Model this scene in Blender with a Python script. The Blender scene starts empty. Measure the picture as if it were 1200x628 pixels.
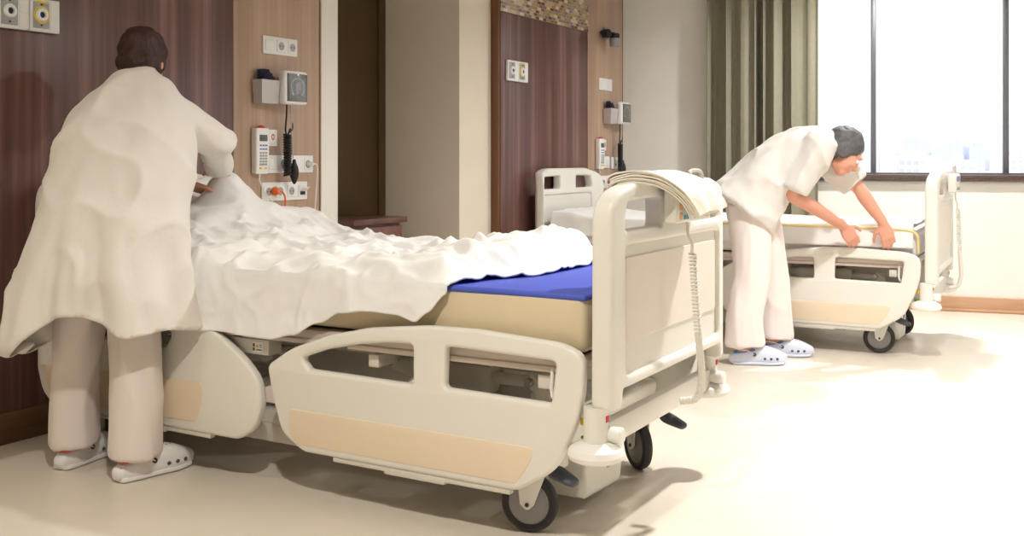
import bpy, bmesh, math, random
from mathutils import Vector, Matrix, noise
random.seed(7)
PI = math.pi
SC = bpy.context.scene
COL = SC.collection
V = Vector

# ------------------------------------------------------------------ materials
def new_mat(name):
    m = bpy.data.materials.new(name); m.use_nodes = True
    nt = m.node_tree
    return m, nt, nt.nodes['Principled BSDF']

def srgb(r, g, b):
    def f(c):
        c /= 255.0
        return c / 12.92 if c <= 0.04045 else ((c + 0.055) / 1.055) ** 2.4
    return (f(r), f(g), f(b), 1.0)

def mat(name, rgb, rough=0.5, metal=0.0, var=0.06, scale=6.0, bump=0.0, bscale=60.0, spec=0.5, sheen=0.0, sub=0.0):
    m, nt, b = new_mat(name)
    b.inputs['Roughness'].default_value = rough
    b.inputs['Metallic'].default_value = metal
    b.inputs['Specular IOR Level'].default_value = spec
    if sheen: b.inputs['Sheen Weight'].default_value = sheen
    c = srgb(*rgb)
    tc = nt.nodes.new('ShaderNodeTexCoord')
    if var > 0:
        n = nt.nodes.new('ShaderNodeTexNoise'); n.inputs['Scale'].default_value = scale; n.inputs['Detail'].default_value = 4
        nt.links.new(tc.outputs['Object'], n.inputs['Vector'])
        r = nt.nodes.new('ShaderNodeValToRGB')
        r.color_ramp.elements[0].position = 0.3; r.color_ramp.elements[1].position = 0.7
        r.color_ramp.elements[0].color = (c[0]*(1-var), c[1]*(1-var), c[2]*(1-var), 1)
        r.color_ramp.elements[1].color = (min(1, c[0]*(1+var*.6)), min(1, c[1]*(1+var*.6)), min(1, c[2]*(1+var*.6)), 1)
        nt.links.new(n.outputs['Fac'], r.inputs['Fac'])
        nt.links.new(r.outputs['Color'], b.inputs['Base Color'])
    else:
        b.inputs['Base Color'].default_value = c
    if bump > 0:
        n2 = nt.nodes.new('ShaderNodeTexNoise'); n2.inputs['Scale'].default_value = bscale; n2.inputs['Detail'].default_value = 3
        nt.links.new(tc.outputs['Object'], n2.inputs['Vector'])
        bp = nt.nodes.new('ShaderNodeBump'); bp.inputs['Strength'].default_value = bump; bp.inputs['Distance'].default_value = 0.01
        nt.links.new(n2.outputs['Fac'], bp.inputs['Height']); nt.links.new(bp.outputs['Normal'], b.inputs['Normal'])
    return m

def wood(name, dark, mid, light, stretch=(26, 26, 0.55), rough=0.35, seam=0.0):
    m, nt, b = new_mat(name)
    tc = nt.nodes.new('ShaderNodeTexCoord'); mp = nt.nodes.new('ShaderNodeMapping')
    mp.inputs['Scale'].default_value = stretch
    nt.links.new(tc.outputs['Object'], mp.inputs['Vector'])
    n = nt.nodes.new('ShaderNodeTexNoise'); n.inputs['Scale'].default_value = 1.0; n.inputs['Detail'].default_value = 7; n.inputs['Roughness'].default_value = 0.62
    nt.links.new(mp.outputs['Vector'], n.inputs['Vector'])
    mp2 = nt.nodes.new('ShaderNodeMapping'); mp2.inputs['Scale'].default_value = tuple(s*.22 for s in stretch)
    nt.links.new(tc.outputs['Object'], mp2.inputs['Vector'])
    n2 = nt.nodes.new('ShaderNodeTexNoise'); n2.inputs['Scale'].default_value = 1.0; n2.inputs['Detail'].default_value = 3
    nt.links.new(mp2.outputs['Vector'], n2.inputs['Vector'])
    mx = nt.nodes.new('ShaderNodeMath'); mx.operation = 'MULTIPLY_ADD'; mx.inputs[1].default_value = 0.55
    nt.links.new(n2.outputs['Fac'], mx.inputs[0])
    m2 = nt.nodes.new('ShaderNodeMath'); m2.operation = 'MULTIPLY'; m2.inputs[1].default_value = 0.45
    nt.links.new(n.outputs['Fac'], m2.inputs[0]); nt.links.new(m2.outputs[0], mx.inputs[2])
    r = nt.nodes.new('ShaderNodeValToRGB')
    e = r.color_ramp.elements
    e[0].position = 0.36; e[0].color = srgb(*dark); e[1].position = 0.64; e[1].color = srgb(*light)
    k = e.new(0.5); k.color = srgb(*mid)
    nt.links.new(mx.outputs[0], r.inputs['Fac']); nt.links.new(r.outputs['Color'], b.inputs['Base Color'])
    b.inputs['Roughness'].default_value = rough
    return m

def mosaic_mat():
    m, nt, b = new_mat('mosaic_tile')
    tc = nt.nodes.new('ShaderNodeTexCoord'); sep = nt.nodes.new('ShaderNodeSeparateXYZ')
    nt.links.new(tc.outputs['Object'], sep.inputs[0])
    def math_(op, a, bb=None, link=None):
        q = nt.nodes.new('ShaderNodeMath'); q.operation = op
        if hasattr(a, 'default_value'): nt.links.new(a, q.inputs[0])
        else: q.inputs[0].default_value = a
        if bb is not None:
            if hasattr(bb, 'default_value'): nt.links.new(bb, q.inputs[1])
            else: q.inputs[1].default_value = bb
        return q.outputs[0]
    y = math_('MULTIPLY', sep.outputs['Y'], 1/0.052); z = math_('MULTIPLY', sep.outputs['Z'], 1/0.0205)
    row = math_('FLOOR', z)
    off = math_('MULTIPLY', math_('MODULO', row, 2.0), 0.5)
    y2 = math_('ADD', y, off)
    cy = math_('FLOOR', y2)
    cmb = nt.nodes.new('ShaderNodeCombineXYZ'); nt.links.new(cy, cmb.inputs[0]); nt.links.new(row, cmb.inputs[1])
    wn = nt.nodes.new('ShaderNodeTexWhiteNoise'); wn.noise_dimensions = '2D'; nt.links.new(cmb.outputs[0], wn.inputs['Vector'])
    r = nt.nodes.new('ShaderNodeValToRGB'); r.color_ramp.interpolation = 'CONSTANT'
    cols = [(0, (150, 122, 84)), (.2, (186, 160, 124)), (.4, (122, 96, 62)), (.55, (205, 186, 158)), (.7, (160, 134, 104)), (.82, (96, 58, 56)), (.92, (112, 110, 132))]
    e = r.color_ramp.elements
    e[0].position = 0; e[0].color = srgb(*cols[0][1]); e[1].position = cols[1][0]; e[1].color = srgb(*cols[1][1])
    for p, c in cols[2:]:
        k = e.new(p); k.color = srgb(*c)
    nt.links.new(wn.outputs['Value'], r.inputs['Fac'])
    fy = math_('ABSOLUTE', math_('SUBTRACT', math_('FRACT', y2), 0.5)); fz = math_('ABSOLUTE', math_('SUBTRACT', math_('FRACT', z), 0.5))
    g = math_('MAXIMUM', math_('GREATER_THAN', fy, 0.46), math_('GREATER_THAN', fz, 0.43))
    mx = nt.nodes.new('ShaderNodeMix'); mx.data_type = 'RGBA'
    nt.links.new(g, mx.inputs[0]); nt.links.new(r.outputs['Color'], mx.inputs[6]); mx.inputs[7].default_value = srgb(176, 156, 134)
    nt.links.new(mx.outputs[2], b.inputs['Base Color']); b.inputs['Roughness'].default_value = 0.25
    return m

def floor_mat():
    m, nt, b = new_mat('vinyl_floor')
    tc = nt.nodes.new('ShaderNodeTexCoord')
    n = nt.nodes.new('ShaderNodeTexNoise'); n.inputs['Scale'].default_value = 2.2; n.inputs['Detail'].default_value = 8; n.inputs['Roughness'].default_value = .7
    nt.links.new(tc.outputs['Object'], n.inputs['Vector'])
    r = nt.nodes.new('ShaderNodeValToRGB'); e = r.color_ramp.elements
    e[0].position = .3; e[0].color = srgb(223, 212, 195); e[1].position = .7; e[1].color = srgb(231, 222, 208)
    nt.links.new(n.outputs['Fac'], r.inputs['Fac'])
    nt.links.new(r.outputs['Color'], b.inputs['Base Color'])
    n3 = nt.nodes.new('ShaderNodeTexNoise'); n3.inputs['Scale'].default_value = 5
    nt.links.new(tc.outputs['Object'], n3.inputs['Vector'])
    mr = nt.nodes.new('ShaderNodeMapRange'); mr.inputs[3].default_value = .3; mr.inputs[4].default_value = .42
    nt.links.new(n3.outputs['Fac'], mr.inputs[0]); nt.links.new(mr.outputs[0], b.inputs['Roughness'])
    return m

def emit_mat(name, rgb, strength):
    m, nt, b = new_mat(name)
    b.inputs['Base Color'].default_value = srgb(*rgb)
    b.inputs['Emission Color'].default_value = srgb(*rgb); b.inputs['Emission Strength'].default_value = strength
    return m

def glass_mat(name, fac=0.05, tint=(1, 1, 1, 1)):
    m = bpy.data.materials.new(name); m.use_nodes = True; nt = m.node_tree
    for n in list(nt.nodes): nt.nodes.remove(n)
    o = nt.nodes.new('ShaderNodeOutputMaterial'); mx = nt.nodes.new('ShaderNodeMixShader'); t = nt.nodes.new('ShaderNodeBsdfTransparent'); g = nt.nodes.new('ShaderNodeBsdfGlossy')
    t.inputs[0].default_value = tint; g.inputs['Roughness'].default_value = 0.03
    mx.inputs[0].default_value = fac
    nt.links.new(t.outputs[0], mx.inputs[1]); nt.links.new(g.outputs[0], mx.inputs[2]); nt.links.new(mx.outputs[0], o.inputs[0])
    return m

M = dict(
    floor=floor_mat(),
    wall=mat('painted_wall', (228, 217, 200), .75, var=.02, bump=.03, bscale=140),
    wall_white=mat('white_painted_wall', (240, 237, 230), .7, var=.02),
    wall_plain=mat('dimming_grey_wall', (176, 170, 160), .75, var=.02),  # right and back walls, out of view, darkened to cut bounced light
    ceiling=mat('ceiling_paint', (214, 211, 204), .8, var=.02),  # out of view, toned down to cut bounced light
    dark_door=mat('dark_brown_laminate', (74, 55, 28), .45, var=.12, scale=3),
    walnut=wood('walnut_panel', (72, 46, 43), (104, 71, 67), (142, 109, 103)),
    oak=wood('oak_strip', (158, 132, 114), (179, 151, 130), (197, 169, 146), stretch=(30, 30, .7)),
    brown_edge=wood('brown_edge', (96, 60, 36), (118, 76, 46), (136, 92, 58)),
    skirting=wood('wood_skirting', (176, 132, 100), (194, 150, 118), (206, 164, 132), stretch=(2, 2, 30)),
    skirting_dark=wood('dark_skirting', (92, 62, 38), (112, 78, 50), (128, 92, 62), stretch=(2, 2, 30)),
    mosaic=mosaic_mat(),
    granite=mat('granite_sill', (92, 72, 66), .3, var=.5, scale=120),
    alum=mat('grey_window_frame', (112, 112, 116), .4, metal=.4, var=.03),
    glass=glass_mat('window_glass'),
    plastic=mat('cream_bed_plastic', (232, 229, 220), .38, var=.015),
    plastic2=mat('white_bumper_plastic', (240, 238, 232), .4, var=.015),
    inset=mat('beige_inset', (236, 218, 192), .45, var=.02),
    inset_pale=mat('pale_beige_inset', (238, 228, 216), .45, var=.02),
    metal=mat('painted_bed_metal', (205, 197, 184), .4, metal=.1, var=.04),
    chassis=mat('bed_chassis', (216, 211, 200), .42, var=.03),
    deckm=mat('bed_deck', (214, 200, 190), .5, var=.03),
    steel=mat('bright_steel', (190, 190, 192), .25, metal=1, var=.03),
    darkmetal=mat('dark_metal_and_gap', (70, 62, 56), .5, metal=.2, var=.1),
    rubber=mat('caster_rubber', (52, 50, 50), .6, var=.1, bump=.1, bscale=200),
    hub=mat('caster_hub_grey', (150, 148, 148), .45, var=.03),
    pedal=mat('pedal_rubber', (66, 70, 80), .5, var=.08),
    tan_cover=mat('tan_mattress_cover', (222, 206, 174), .5, var=.04, bump=.05, bscale=25),
    blue_cover=mat('blue_mattress_cover', (74, 92, 196), .55, var=.06, bump=.05, bscale=30),
    linen=mat('white_linen', (240, 239, 237), .85, var=.02, bump=.12, bscale=35, sheen=.2),
    cream_linen=mat('cream_linen', (246, 240, 226), .85, var=.03, bump=.1, bscale=80, sheen=.2),
    sheet2=mat('fitted_sheet', (236, 232, 230), .8, var=.03, bump=.1, bscale=20),
    piping=mat('yellow_piping', (228, 208, 150), .6, var=.03),
    switch=mat('white_switch_plastic', (238, 238, 236), .35, var=.01),
    switch_grey=mat('grey_plate', (168, 170, 172), .4, metal=.2, var=.02),
    grey_plastic=mat('grey_basket_plastic', (196, 190, 190), .4, var=.02),
    black=mat('black_rubber', (24, 24, 28), .5, var=.1),
    navy=mat('navy_fabric', (26, 28, 52), .8, var=.15),
    dial=mat('dark_dial', (92, 94, 90), .3, var=.1),
    white=mat('plain_white', (245, 245, 245), .5, var=0),
    orange=mat('orange_plug', (240, 118, 52), .45, var=.03),
    yellow=mat('yellow_mark', (240, 208, 40), .45, var=.02),
    red=mat('red_mark', (206, 40, 60), .45, var=.02),
    green=mat('green_cable', (120, 190, 50), .45, var=.02),
    teal=mat('teal_keys', (60, 160, 180), .45, var=.02),
    bluekey=mat('blue_keys', (96, 116, 190), .45, var=.02),
    amber=mat('orange_keys', (240, 190, 130), .45, var=.02),
    cabinet=wood('cabinet_walnut', (104, 66, 58), (122, 80, 70), (140, 98, 86), stretch=(24, 24, .8)),
    cabinet_top=wood('cabinet_top_walnut', (84, 54, 46), (98, 66, 56), (112, 78, 68), stretch=(4, 24, 24)),
    skin=mat('skin', (222, 160, 136), .5, var=.06, sub=.1),
    hair_red=mat('auburn_hair', (58, 26, 22), .5, var=.3, scale=40, bump=.3, bscale=90),
    hair_grey=mat('dark_grey_hair', (92, 90, 92), .6, var=.3, scale=40, bump=.3, bscale=90),
    coat=mat('white_coat_cotton', (228, 222, 214), .85, var=.02, bump=.08, bscale=60, sheen=.15),
    tunic=mat('white_tunic_cotton', (222, 217, 211), .85, var=.02, bump=.08, bscale=60, sheen=.15),
    trousers=mat('pale_trousers', (238, 227, 222), .85, var=.02, bump=.08, bscale=50, sheen=.15),
    clog=mat('white_clog', (240, 238, 238), .5, var=.02),
    clog_blue=mat('pale_blue_clog', (216, 222, 240), .5, var=.02),
    sock_red=mat('red_sock', (226, 130, 120), .8, var=.05),
    sock_blue=mat('blue_lining', (84, 140, 206), .6, var=.05),
    hole=mat('shoe_hole', (70, 80, 110), .7, var=.05),
    curtain=mat('olive_curtain', (148, 144, 123), .85, var=.05, scale=30, bump=.1, bscale=150, sheen=.1),
    city=mat('haze_city_wall', (236, 236, 240), .8, var=.04, scale=.1),  # city walls, windows, ground and hills: haze put into the pale colours
    city_blue=mat('haze_blue_city_wall', (218, 222, 236), .8, var=.05, scale=.1),
    city_glass=mat('haze_city_window', (212, 214, 226), .6, var=.03),
    ground=mat('haze_city_ground', (234, 234, 236), .9, var=.1, scale=.02),
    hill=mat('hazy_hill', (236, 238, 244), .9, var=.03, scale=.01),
    lampglow=emit_mat('lamp_diffuser', (255, 246, 232), 6),
)

# ------------------------------------------------------------------ object helpers
def finish(me, smooth=True, angle=35):
    if smooth:
        me.polygons.foreach_set('use_smooth', [True]*len(me.polygons))
        me.set_sharp_from_angle(angle=math.radians(angle))
    me.update()

def obj(name, bm, m, parent=None, smooth=True, angle=35, mats=None):
    if isinstance(bm, bmesh.types.BMesh):
        me = bpy.data.meshes.new(name); bm.to_mesh(me); bm.free()
    else:
        me = bm; me.name = name
    me.materials.clear()
    for mm in (mats or [m]): me.materials.append(mm)
    finish(me, smooth, angle)
    o = bpy.data.objects.new(name, me); COL.objects.link(o)
    if parent is not None: o.parent = parent
    return o

def tag(o, label=None, cat=None, group=None, kind=None):
    if label: o['label'] = label
    if cat: o['category'] = cat
    if group: o['group'] = group
    if kind: o['kind'] = kind
    return o

def thing(name, label, cat, loc=(0, 0, 0), rz=0, group=None):
    o = bpy.data.objects.new(name, None); COL.objects.link(o)
    o.location = loc; o.rotation_euler = (0, 0, rz); o.empty_display_size = .1
    return tag(o, label, cat, group)

def struct(name, bm, m, label=None, cat=None, **k):
    o = obj(name, bm, m, **k)
    return tag(o, label, cat, kind='structure')

def copy_tree(o, parent=None):
    c = o.copy(); COL.objects.link(c)
    if parent is not None: c.parent = parent
    for ch in list(o.children): copy_tree(ch, c)
    return c

def B(): return bmesh.new()

def box(bm, lo, hi, bev=0.0, seg=2, mat4=None, mi=0):
    lo = V(lo); hi = V(hi)
    g = bmesh.ops.create_cube(bm, size=1.0)
    vs = g['verts']; c = (lo+hi)/2; s = hi-lo
    for v in vs: v.co = V((c.x+v.co.x*s.x, c.y+v.co.y*s.y, c.z+v.co.z*s.z))
    fs = set(f for v in vs for f in v.link_faces)
    if bev > 0:
        es = list(set(e for v in vs for e in v.link_edges))
        r = bmesh.ops.bevel(bm, geom=es, offset=bev, segments=seg, profile=.5, affect='EDGES')
        vs = list(set(r['verts']) | set(v for v in vs if v.is_valid))
        allf = set()
        for v in vs: allf.update(v.link_faces)
        vs = list(set(v for f in allf for v in f.verts))
    if mat4 is not None:
        for v in vs: v.co = mat4 @ v.co
    if mi:
        for v in vs:
            for f in v.link_faces: f.material_index = mi
    return vs

def catmull(pts, n):
    out = []; P = [V(p) for p in pts]
    for i in range(len(P)-1):
        p0 = P[max(i-1, 0)]; p1 = P[i]; p2 = P[i+1]; p3 = P[min(i+2, len(P)-1)]
        for k in range(n):
            t = k/n
            out.append(.5*((2*p1)+(p2-p0)*t+(2*p0-5*p1+4*p2-p3)*t*t+(3*p1-p0-3*p2+p3)*t**3))
    out.append(P[-1]); return out

def frames(P, side=None):
    T = []
    for i in range(len(P)):
        a = P[max(i-1, 0)]; b = P[min(i+1, len(P)-1)]
        d = (b-a); T.append(d.normalized() if d.length > 1e-9 else V((0, 0, 1)))
    if side is None:
        side = V((1, 0, 0)) if abs(T[0].x) < .8 else V((0, 1, 0))
    side = V(side); out = []
    for t in T:
        s = side - t*side.dot(t)
        if s.length < 1e-4: s = t.orthogonal()
        s.normalize(); out.append((t, s, t.cross(s).normalized())); 
        if True: side = s if side is None else side
    return out

def loft(bm, pts, rads, side=None, seg=16, sub=4, cap=True, dome=False, power=2.0, propagate=False):
    """tube with elliptical rings (ra along side, rb across)"""
    R = [(r, r) if not isinstance(r, (tuple, list)) else r for r in rads]
    P4 = catmull([(*p,) for p in pts], sub) if sub > 1 else [V(p) for p in pts]
    R4 = catmull([(r[0], r[1], 0) for r in R], sub) if sub > 1 else [V((r[0], r[1], 0)) for r in R]
    if dome:
        t0 = (P4[0]-P4[1]).normalized(); t1 = (P4[-1]-P4[-2]).normalized()
        def dm(p, t, r, rev):
            o = [(p+t*min(r.x, r.y)*math.sin(a), r*math.cos(a)) for a in (.5, .95, 1.3, 1.5)]
            return o[::-1] if rev else o
        A = dm(P4[0], t0, R4[0], True); Z = dm(P4[-1], t1, R4[-1], False)
        P4 = [a[0] for a in A]+P4+[z[0] for z in Z]; R4 = [a[1] for a in A]+R4+[z[1] for z in Z]
    if propagate or side is None:
        F = []; prev = None
        for i in range(len(P4)):
            a = P4[max(i-1, 0)]; b = P4[min(i+1, len(P4)-1)]
            t = (b-a).normalized() if (b-a).length > 1e-9 else V((0, 0, 1))
            if prev is None:
                s = V(side) if side is not None else t.orthogonal()
            else: s = prev
            s = s - t*s.dot(t)
            if s.length < 1e-5: s = t.orthogonal()
            s.normalize(); prev = s; F.append((t, s, t.cross(s)))
    else:
        F = frames(P4, side)
    rings = []
    for p, r, (t, s, u) in zip(P4, R4, F):
        ring = []
        for k in range(seg):
            a = 2*PI*k/seg; ca = math.cos(a); sa = math.sin(a)
            if power != 2.0:
                ca = math.copysign(abs(ca)**(2/power), ca); sa = math.copysign(abs(sa)**(2/power), sa)
            ring.append(bm.verts.new(p+s*(r.x*ca)+u*(r.y*sa)))
        rings.append(ring)
    for a, b in zip(rings, rings[1:]):
        for k in range(seg):
            bm.faces.new((a[k], a[(k+1) % seg], b[(k+1) % seg], b[k]))
    if cap:
        bm.faces.new(rings[0][::-1]); bm.faces.new(rings[-1])
    return rings

def tube(bm, pts, r, seg=10, sub=1, dome=False):
    return loft(bm, pts, [r]*len(pts), seg=seg, sub=sub, dome=dome)

def lathe(bm, prof, seg=32, mat4=None, closed=False):
    """prof: list of (radius, height) about z"""
    rings = []
    for r, h in prof:
        ring = []
        for k in range(seg):
            a = 2*PI*k/seg; p = V((r*math.cos(a), r*math.sin(a), h))
            ring.append(bm.verts.new(mat4 @ p if mat4 else p))
        rings.append(ring)
    for a, b in zip(rings, rings[1:]):
        for k in range(seg): bm.faces.new((a[k], a[(k+1) % seg], b[(k+1) % seg], b[k]))
    if closed:
        a, b = rings[-1], rings[0]
        for k in range(seg): bm.faces.new((a[k], a[(k+1) % seg], b[(k+1) % seg], b[k]))
    else:
        bm.faces.new(rings[0][::-1]); bm.faces.new(rings[-1])
    return rings

def ellipsoid(bm, c, r, rot=None, u=20, v=14):
    g = bmesh.ops.create_uvsphere(bm, u_segments=u, v_segments=v, radius=1)
    for x in g['verts']:
        p = V((x.co.x*r[0], x.co.y*r[1], x.co.z*r[2]))
        if rot is not None: p = rot @ p
        x.co = p+V(c)
    return g['verts']

def fillet(poly, rad, n=5):
    """round the corners of a 2D polygon; rad a number or one per corner"""
    N = len(poly); out = []
    for i in range(N):
        r = rad[i] if isinstance(rad, (list, tuple)) else rad
        p = V(poly[i]).to_2d(); a = V(poly[i-1]).to_2d(); b = V(poly[(i+1) % N]).to_2d()
        da = (a-p); db = (b-p); la, lb = da.length, db.length
        if r <= 0 or la < 1e-6 or lb < 1e-6: out.append((p.x, p.y)); continue
        da.normalize(); db.normalize()
        ang = da.angle(db, PI)
        d = min(r/max(math.tan(ang/2), 1e-3), la*.48, lb*.48)
        p0 = p+da*d; p1 = p+db*d
        for k in range(n+1):
            t = k/n; q = (1-t)**2*p0+2*t*(1-t)*p+t*t*p1
            out.append((q.x, q.y))
    return out

def board(outline, holes, thick, bev=.008, plane='xz', at=0.0, bres=2):
    """flat board with holes and rounded edges, through a filled 2D curve"""
    cu = bpy.data.curves.new('tmp', 'CURVE'); cu.dimensions = '2D'; cu.fill_mode = 'BOTH'
    cu.extrude = max(thick/2-bev, 1e-5); cu.bevel_depth = bev; cu.bevel_resolution = bres; cu.offset = -bev
    for pl in [outline]+list(holes):
        s = cu.splines.new('POLY'); s.points.add(len(pl)-1); s.use_cyclic_u = True
        for q, p in zip(s.points, pl): q.co = (p[0], p[1], 0, 1)
    o = bpy.data.objects.new('tmp', cu); COL.objects.link(o)
    dg = bpy.context.evaluated_depsgraph_get(); dg.update()
    me = bpy.data.meshes.new_from_object(o.evaluated_get(dg))
    bpy.data.objects.remove(o); bpy.data.curves.remove(cu)
    bm = B(); bm.from_mesh(me); bpy.data.meshes.remove(me)
    bmesh.ops.remove_doubles(bm, verts=bm.verts, dist=1e-5)
    for v in bm.verts:
        a, b, c = v.co
        if plane == 'xz': v.co = (a, at-c, b)
        elif plane == 'yz': v.co = (at+c, a, b)
        else: v.co = (a, b, at+c)
    bmesh.ops.recalc_face_normals(bm, faces=bm.faces)
    return bm

def slice_(bm, axis, vals):
    for x in vals:
        co = [0, 0, 0]; no = [0, 0, 0]; co[axis] = x; no[axis] = 1
        bmesh.ops.bisect_plane(bm, geom=list(bm.verts)+list(bm.edges)+list(bm.faces), plane_co=co, plane_no=no, dist=1e-6)

def voxel(bm, size, smooth=4, f=.5, keep=None):
    """join closed shells into one continuous surface"""
    me = bpy.data.meshes.new('tmp'); bmesh.ops.recalc_face_normals(bm, faces=bm.faces); bm.to_mesh(me); bm.free()
    o = bpy.data.objects.new('tmp', me); COL.objects.link(o)
    r = o.modifiers.new('r', 'REMESH'); r.mode = 'VOXEL'; r.voxel_size = size
    dg = bpy.context.evaluated_depsgraph_get(); dg.update()
    m2 = bpy.data.meshes.new_from_object(o.evaluated_get(dg))
    bpy.data.objects.remove(o); bpy.data.meshes.remove(me)
    b2 = B(); b2.from_mesh(m2); bpy.data.meshes.remove(m2)
    for _ in range(smooth): bmesh.ops.smooth_vert(b2, verts=b2.verts, factor=f, use_axis_x=True, use_axis_y=True, use_axis_z=True)
    return b2

def displace(bm, fn):
    bm.normal_update()
    new = [(v, v.co+v.normal*fn(v.co, v.normal)) for v in bm.verts]
    for v, c in new: v.co = c

def nz(p, s): return noise.noise(V((p[0]*s[0], p[1]*s[1], p[2]*s[2])))

def plane_quad(bm, a, b, c, d):
    bm.faces.new([bm.verts.new(V(p)) for p in (a, b, c, d)])

def rot_to(zdir, xdir=None):
    z = V(zdir).normalized()
    x = V(xdir) if xdir is not None else z.orthogonal()
    x = (x-z*x.dot(z)).normalized(); y = z.cross(x)
    return Matrix((x, y, z)).transposed()

def helix(p0, p1, r, turns, n=12):
    p0 = V(p0); p1 = V(p1); R = rot_to(p1-p0); L = (p1-p0).length; out = []
    N = int(turns*n)
    for i in range(N+1):
        a = 2*PI*i/n
        out.append(p0+R @ V((r*math.cos(a), r*math.sin(a), L*i/N)))
    return out

# ------------------------------------------------------------------ camera
CAM_X, CAM_Y, CAM_Z, YAW = 3.6176, -2.3972, 1.08, math.radians(30)
cam = bpy.data.cameras.new('camera'); cam.sensor_width = 36; cam.lens = 36*1205/1200; cam.shift_y = -(314-187)/1200
cam.clip_end = 20000; cam.clip_start = .05
co = bpy.data.objects.new('camera', cam); COL.objects.link(co)
co.location = (CAM_X, CAM_Y, CAM_Z); co.rotation_euler = (PI/2, 0, YAW); SC.camera = co

# ------------------------------------------------------------------ room shell
CEIL = 2.75
b = B(); box(b, (-.9, -3.9, -.12), (5.8, 6.5, 0)); struct('floor', b, M['floor'])
b = B(); box(b, (-.9, -3.9, CEIL), (5.8, 6.5, CEIL+.12)); struct('ceiling', b, M['ceiling'])
b = B(); box(b, (-.3, -3.9, 0), (-.06, 1.98, CEIL)); struct('wall_left', b, M['wall'])
b = B(); box(b, (-.45, 1.98, 0), (-.3, 2.74, CEIL)); struct('wall_alcove', b, M['wall'])
b = B(); box(b, (-.45, 2.74, 0), (.29, 5.35, CEIL)); struct('wall_left_rear', b, M['wall'])
b = B(); box(b, (5.6, -3.9, 0), (5.75, 6.4, CEIL)); struct('wall_right', b, M['wall_plain'])
b = B(); box(b, (-.3, -3.9, 0), (5.75, -3.7, CEIL)); struct('wall_back', b, M['wall_plain'])
# white door jamb strip beside the first headwall, dark door inside the alcove
b = B(); box(b, (-.06, 1.842, 0), (-.004, 1.98, CEIL-.01), .004); struct('trim_1', b, M['wall_white'], 'white jamb strip at the alcove opening')
b = B(); box(b, (-.295, 1.985, 0), (-.25, 2.06, 2.3), .003); box(b, (-.295, 2.67, 0), (-.25, 2.735, 2.3), .003); box(b, (-.295, 1.985, 2.3), (-.25, 2.735, 2.36), .003)
dr = struct('door_1', b, M['dark_door'])
b = B(); box(b, (-.298, 2.06, .01), (-.262, 2.67, 2.3), .003)
obj('door_leaf', b, M['dark_door'], dr)
b = B(); box(b, (-.06, -3.7, 0), (-.045, -.08, .12), .003); struct('baseboard_left', b, M['skirting_dark'])

WD = V((2.77, .52, 0)).normalized(); WN = V((WD.y, -WD.x, 0)); WP = V((.29, 5.09, 0))
MW = Matrix(((WD.x, WN.x, 0, WP.x), (WD.y, WN.y, 0, WP.y), (0, 0, 1, 0), (0, 0, 0, 1)))
S0, S1, SILL, HEAD = 1.0, 4.9, .972, 2.5
b = B()
box(b, (-.15, -.25, 0), (5.5, 0, SILL-.05), mat4=MW); box(b, (-.15, -.25, HEAD), (5.5, 0, CEIL), mat4=MW)
box(b, (-.15, -.25, SILL-.05), (S0, 0, HEAD), mat4=MW); box(b, (S1, -.25, SILL-.05), (5.5, 0, HEAD), mat4=MW)
struct('wall_window', b, M['wall_white'])
b = B(); box(b, (S0-.05, -.2, SILL-.045), (S1+.05, .045, SILL), .006, mat4=MW)
struct('trim_2', b, M['granite'], 'dark speckled granite window sill')
b = B(); box(b, (0.02, 0, 0), (5.45, .022, .105), .004, mat4=MW); box(b, (0.02, 0, 0), (5.45, .034, .022), .008, mat4=MW)
struct('baseboard_window', b, M['skirting'])
# window: outer frame, two mullions in view, panes
b = B(); fr = .05
box(b, (S0, -.17, SILL), (S1, -.11, SILL+.012), mat4=MW); box(b, (S0, -.17, HEAD-fr), (S1, -.11, HEAD), mat4=MW)
box(b, (S0, -.17, SILL), (S0+fr, -.11, HEAD), mat4=MW); box(b, (S1-fr, -.17, SILL), (S1, -.11, HEAD), mat4=MW)
win = struct('window_1', b, M['alum'])
def s_at(u, d=0.0):
    X = (u-600)/1205; dr_ = V((X*math.cos(YAW)-math.sin(YAW), X*math.sin(YAW)+math.cos(YAW), 0)); c = V((CAM_X, CAM_Y, 0))
    p0 = WP+WN*d; t = (p0-c).dot(WN)/dr_.dot(WN); return (c+dr_*t-WP).dot(WD)
muls = [s_at(1023.5, -.14), s_at(1178.5, -.14)]
edges = [S0+fr]+muls+[S1-fr]
for s in muls:
    b = B(); box(b, (s-.019, -.17, SILL+.01), (s+.019, -.11, HEAD-fr+.005), .003, mat4=MW); obj('mullion', b, M['alum'], win)
for a_, c_ in zip(edges, edges[1:]):
    b = B(); box(b, (a_+.01, -.145, SILL+.012), (c_-.01, -.139, HEAD-fr+.01), mat4=MW); obj('glass_pane', b, M['glass'], win)

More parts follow.
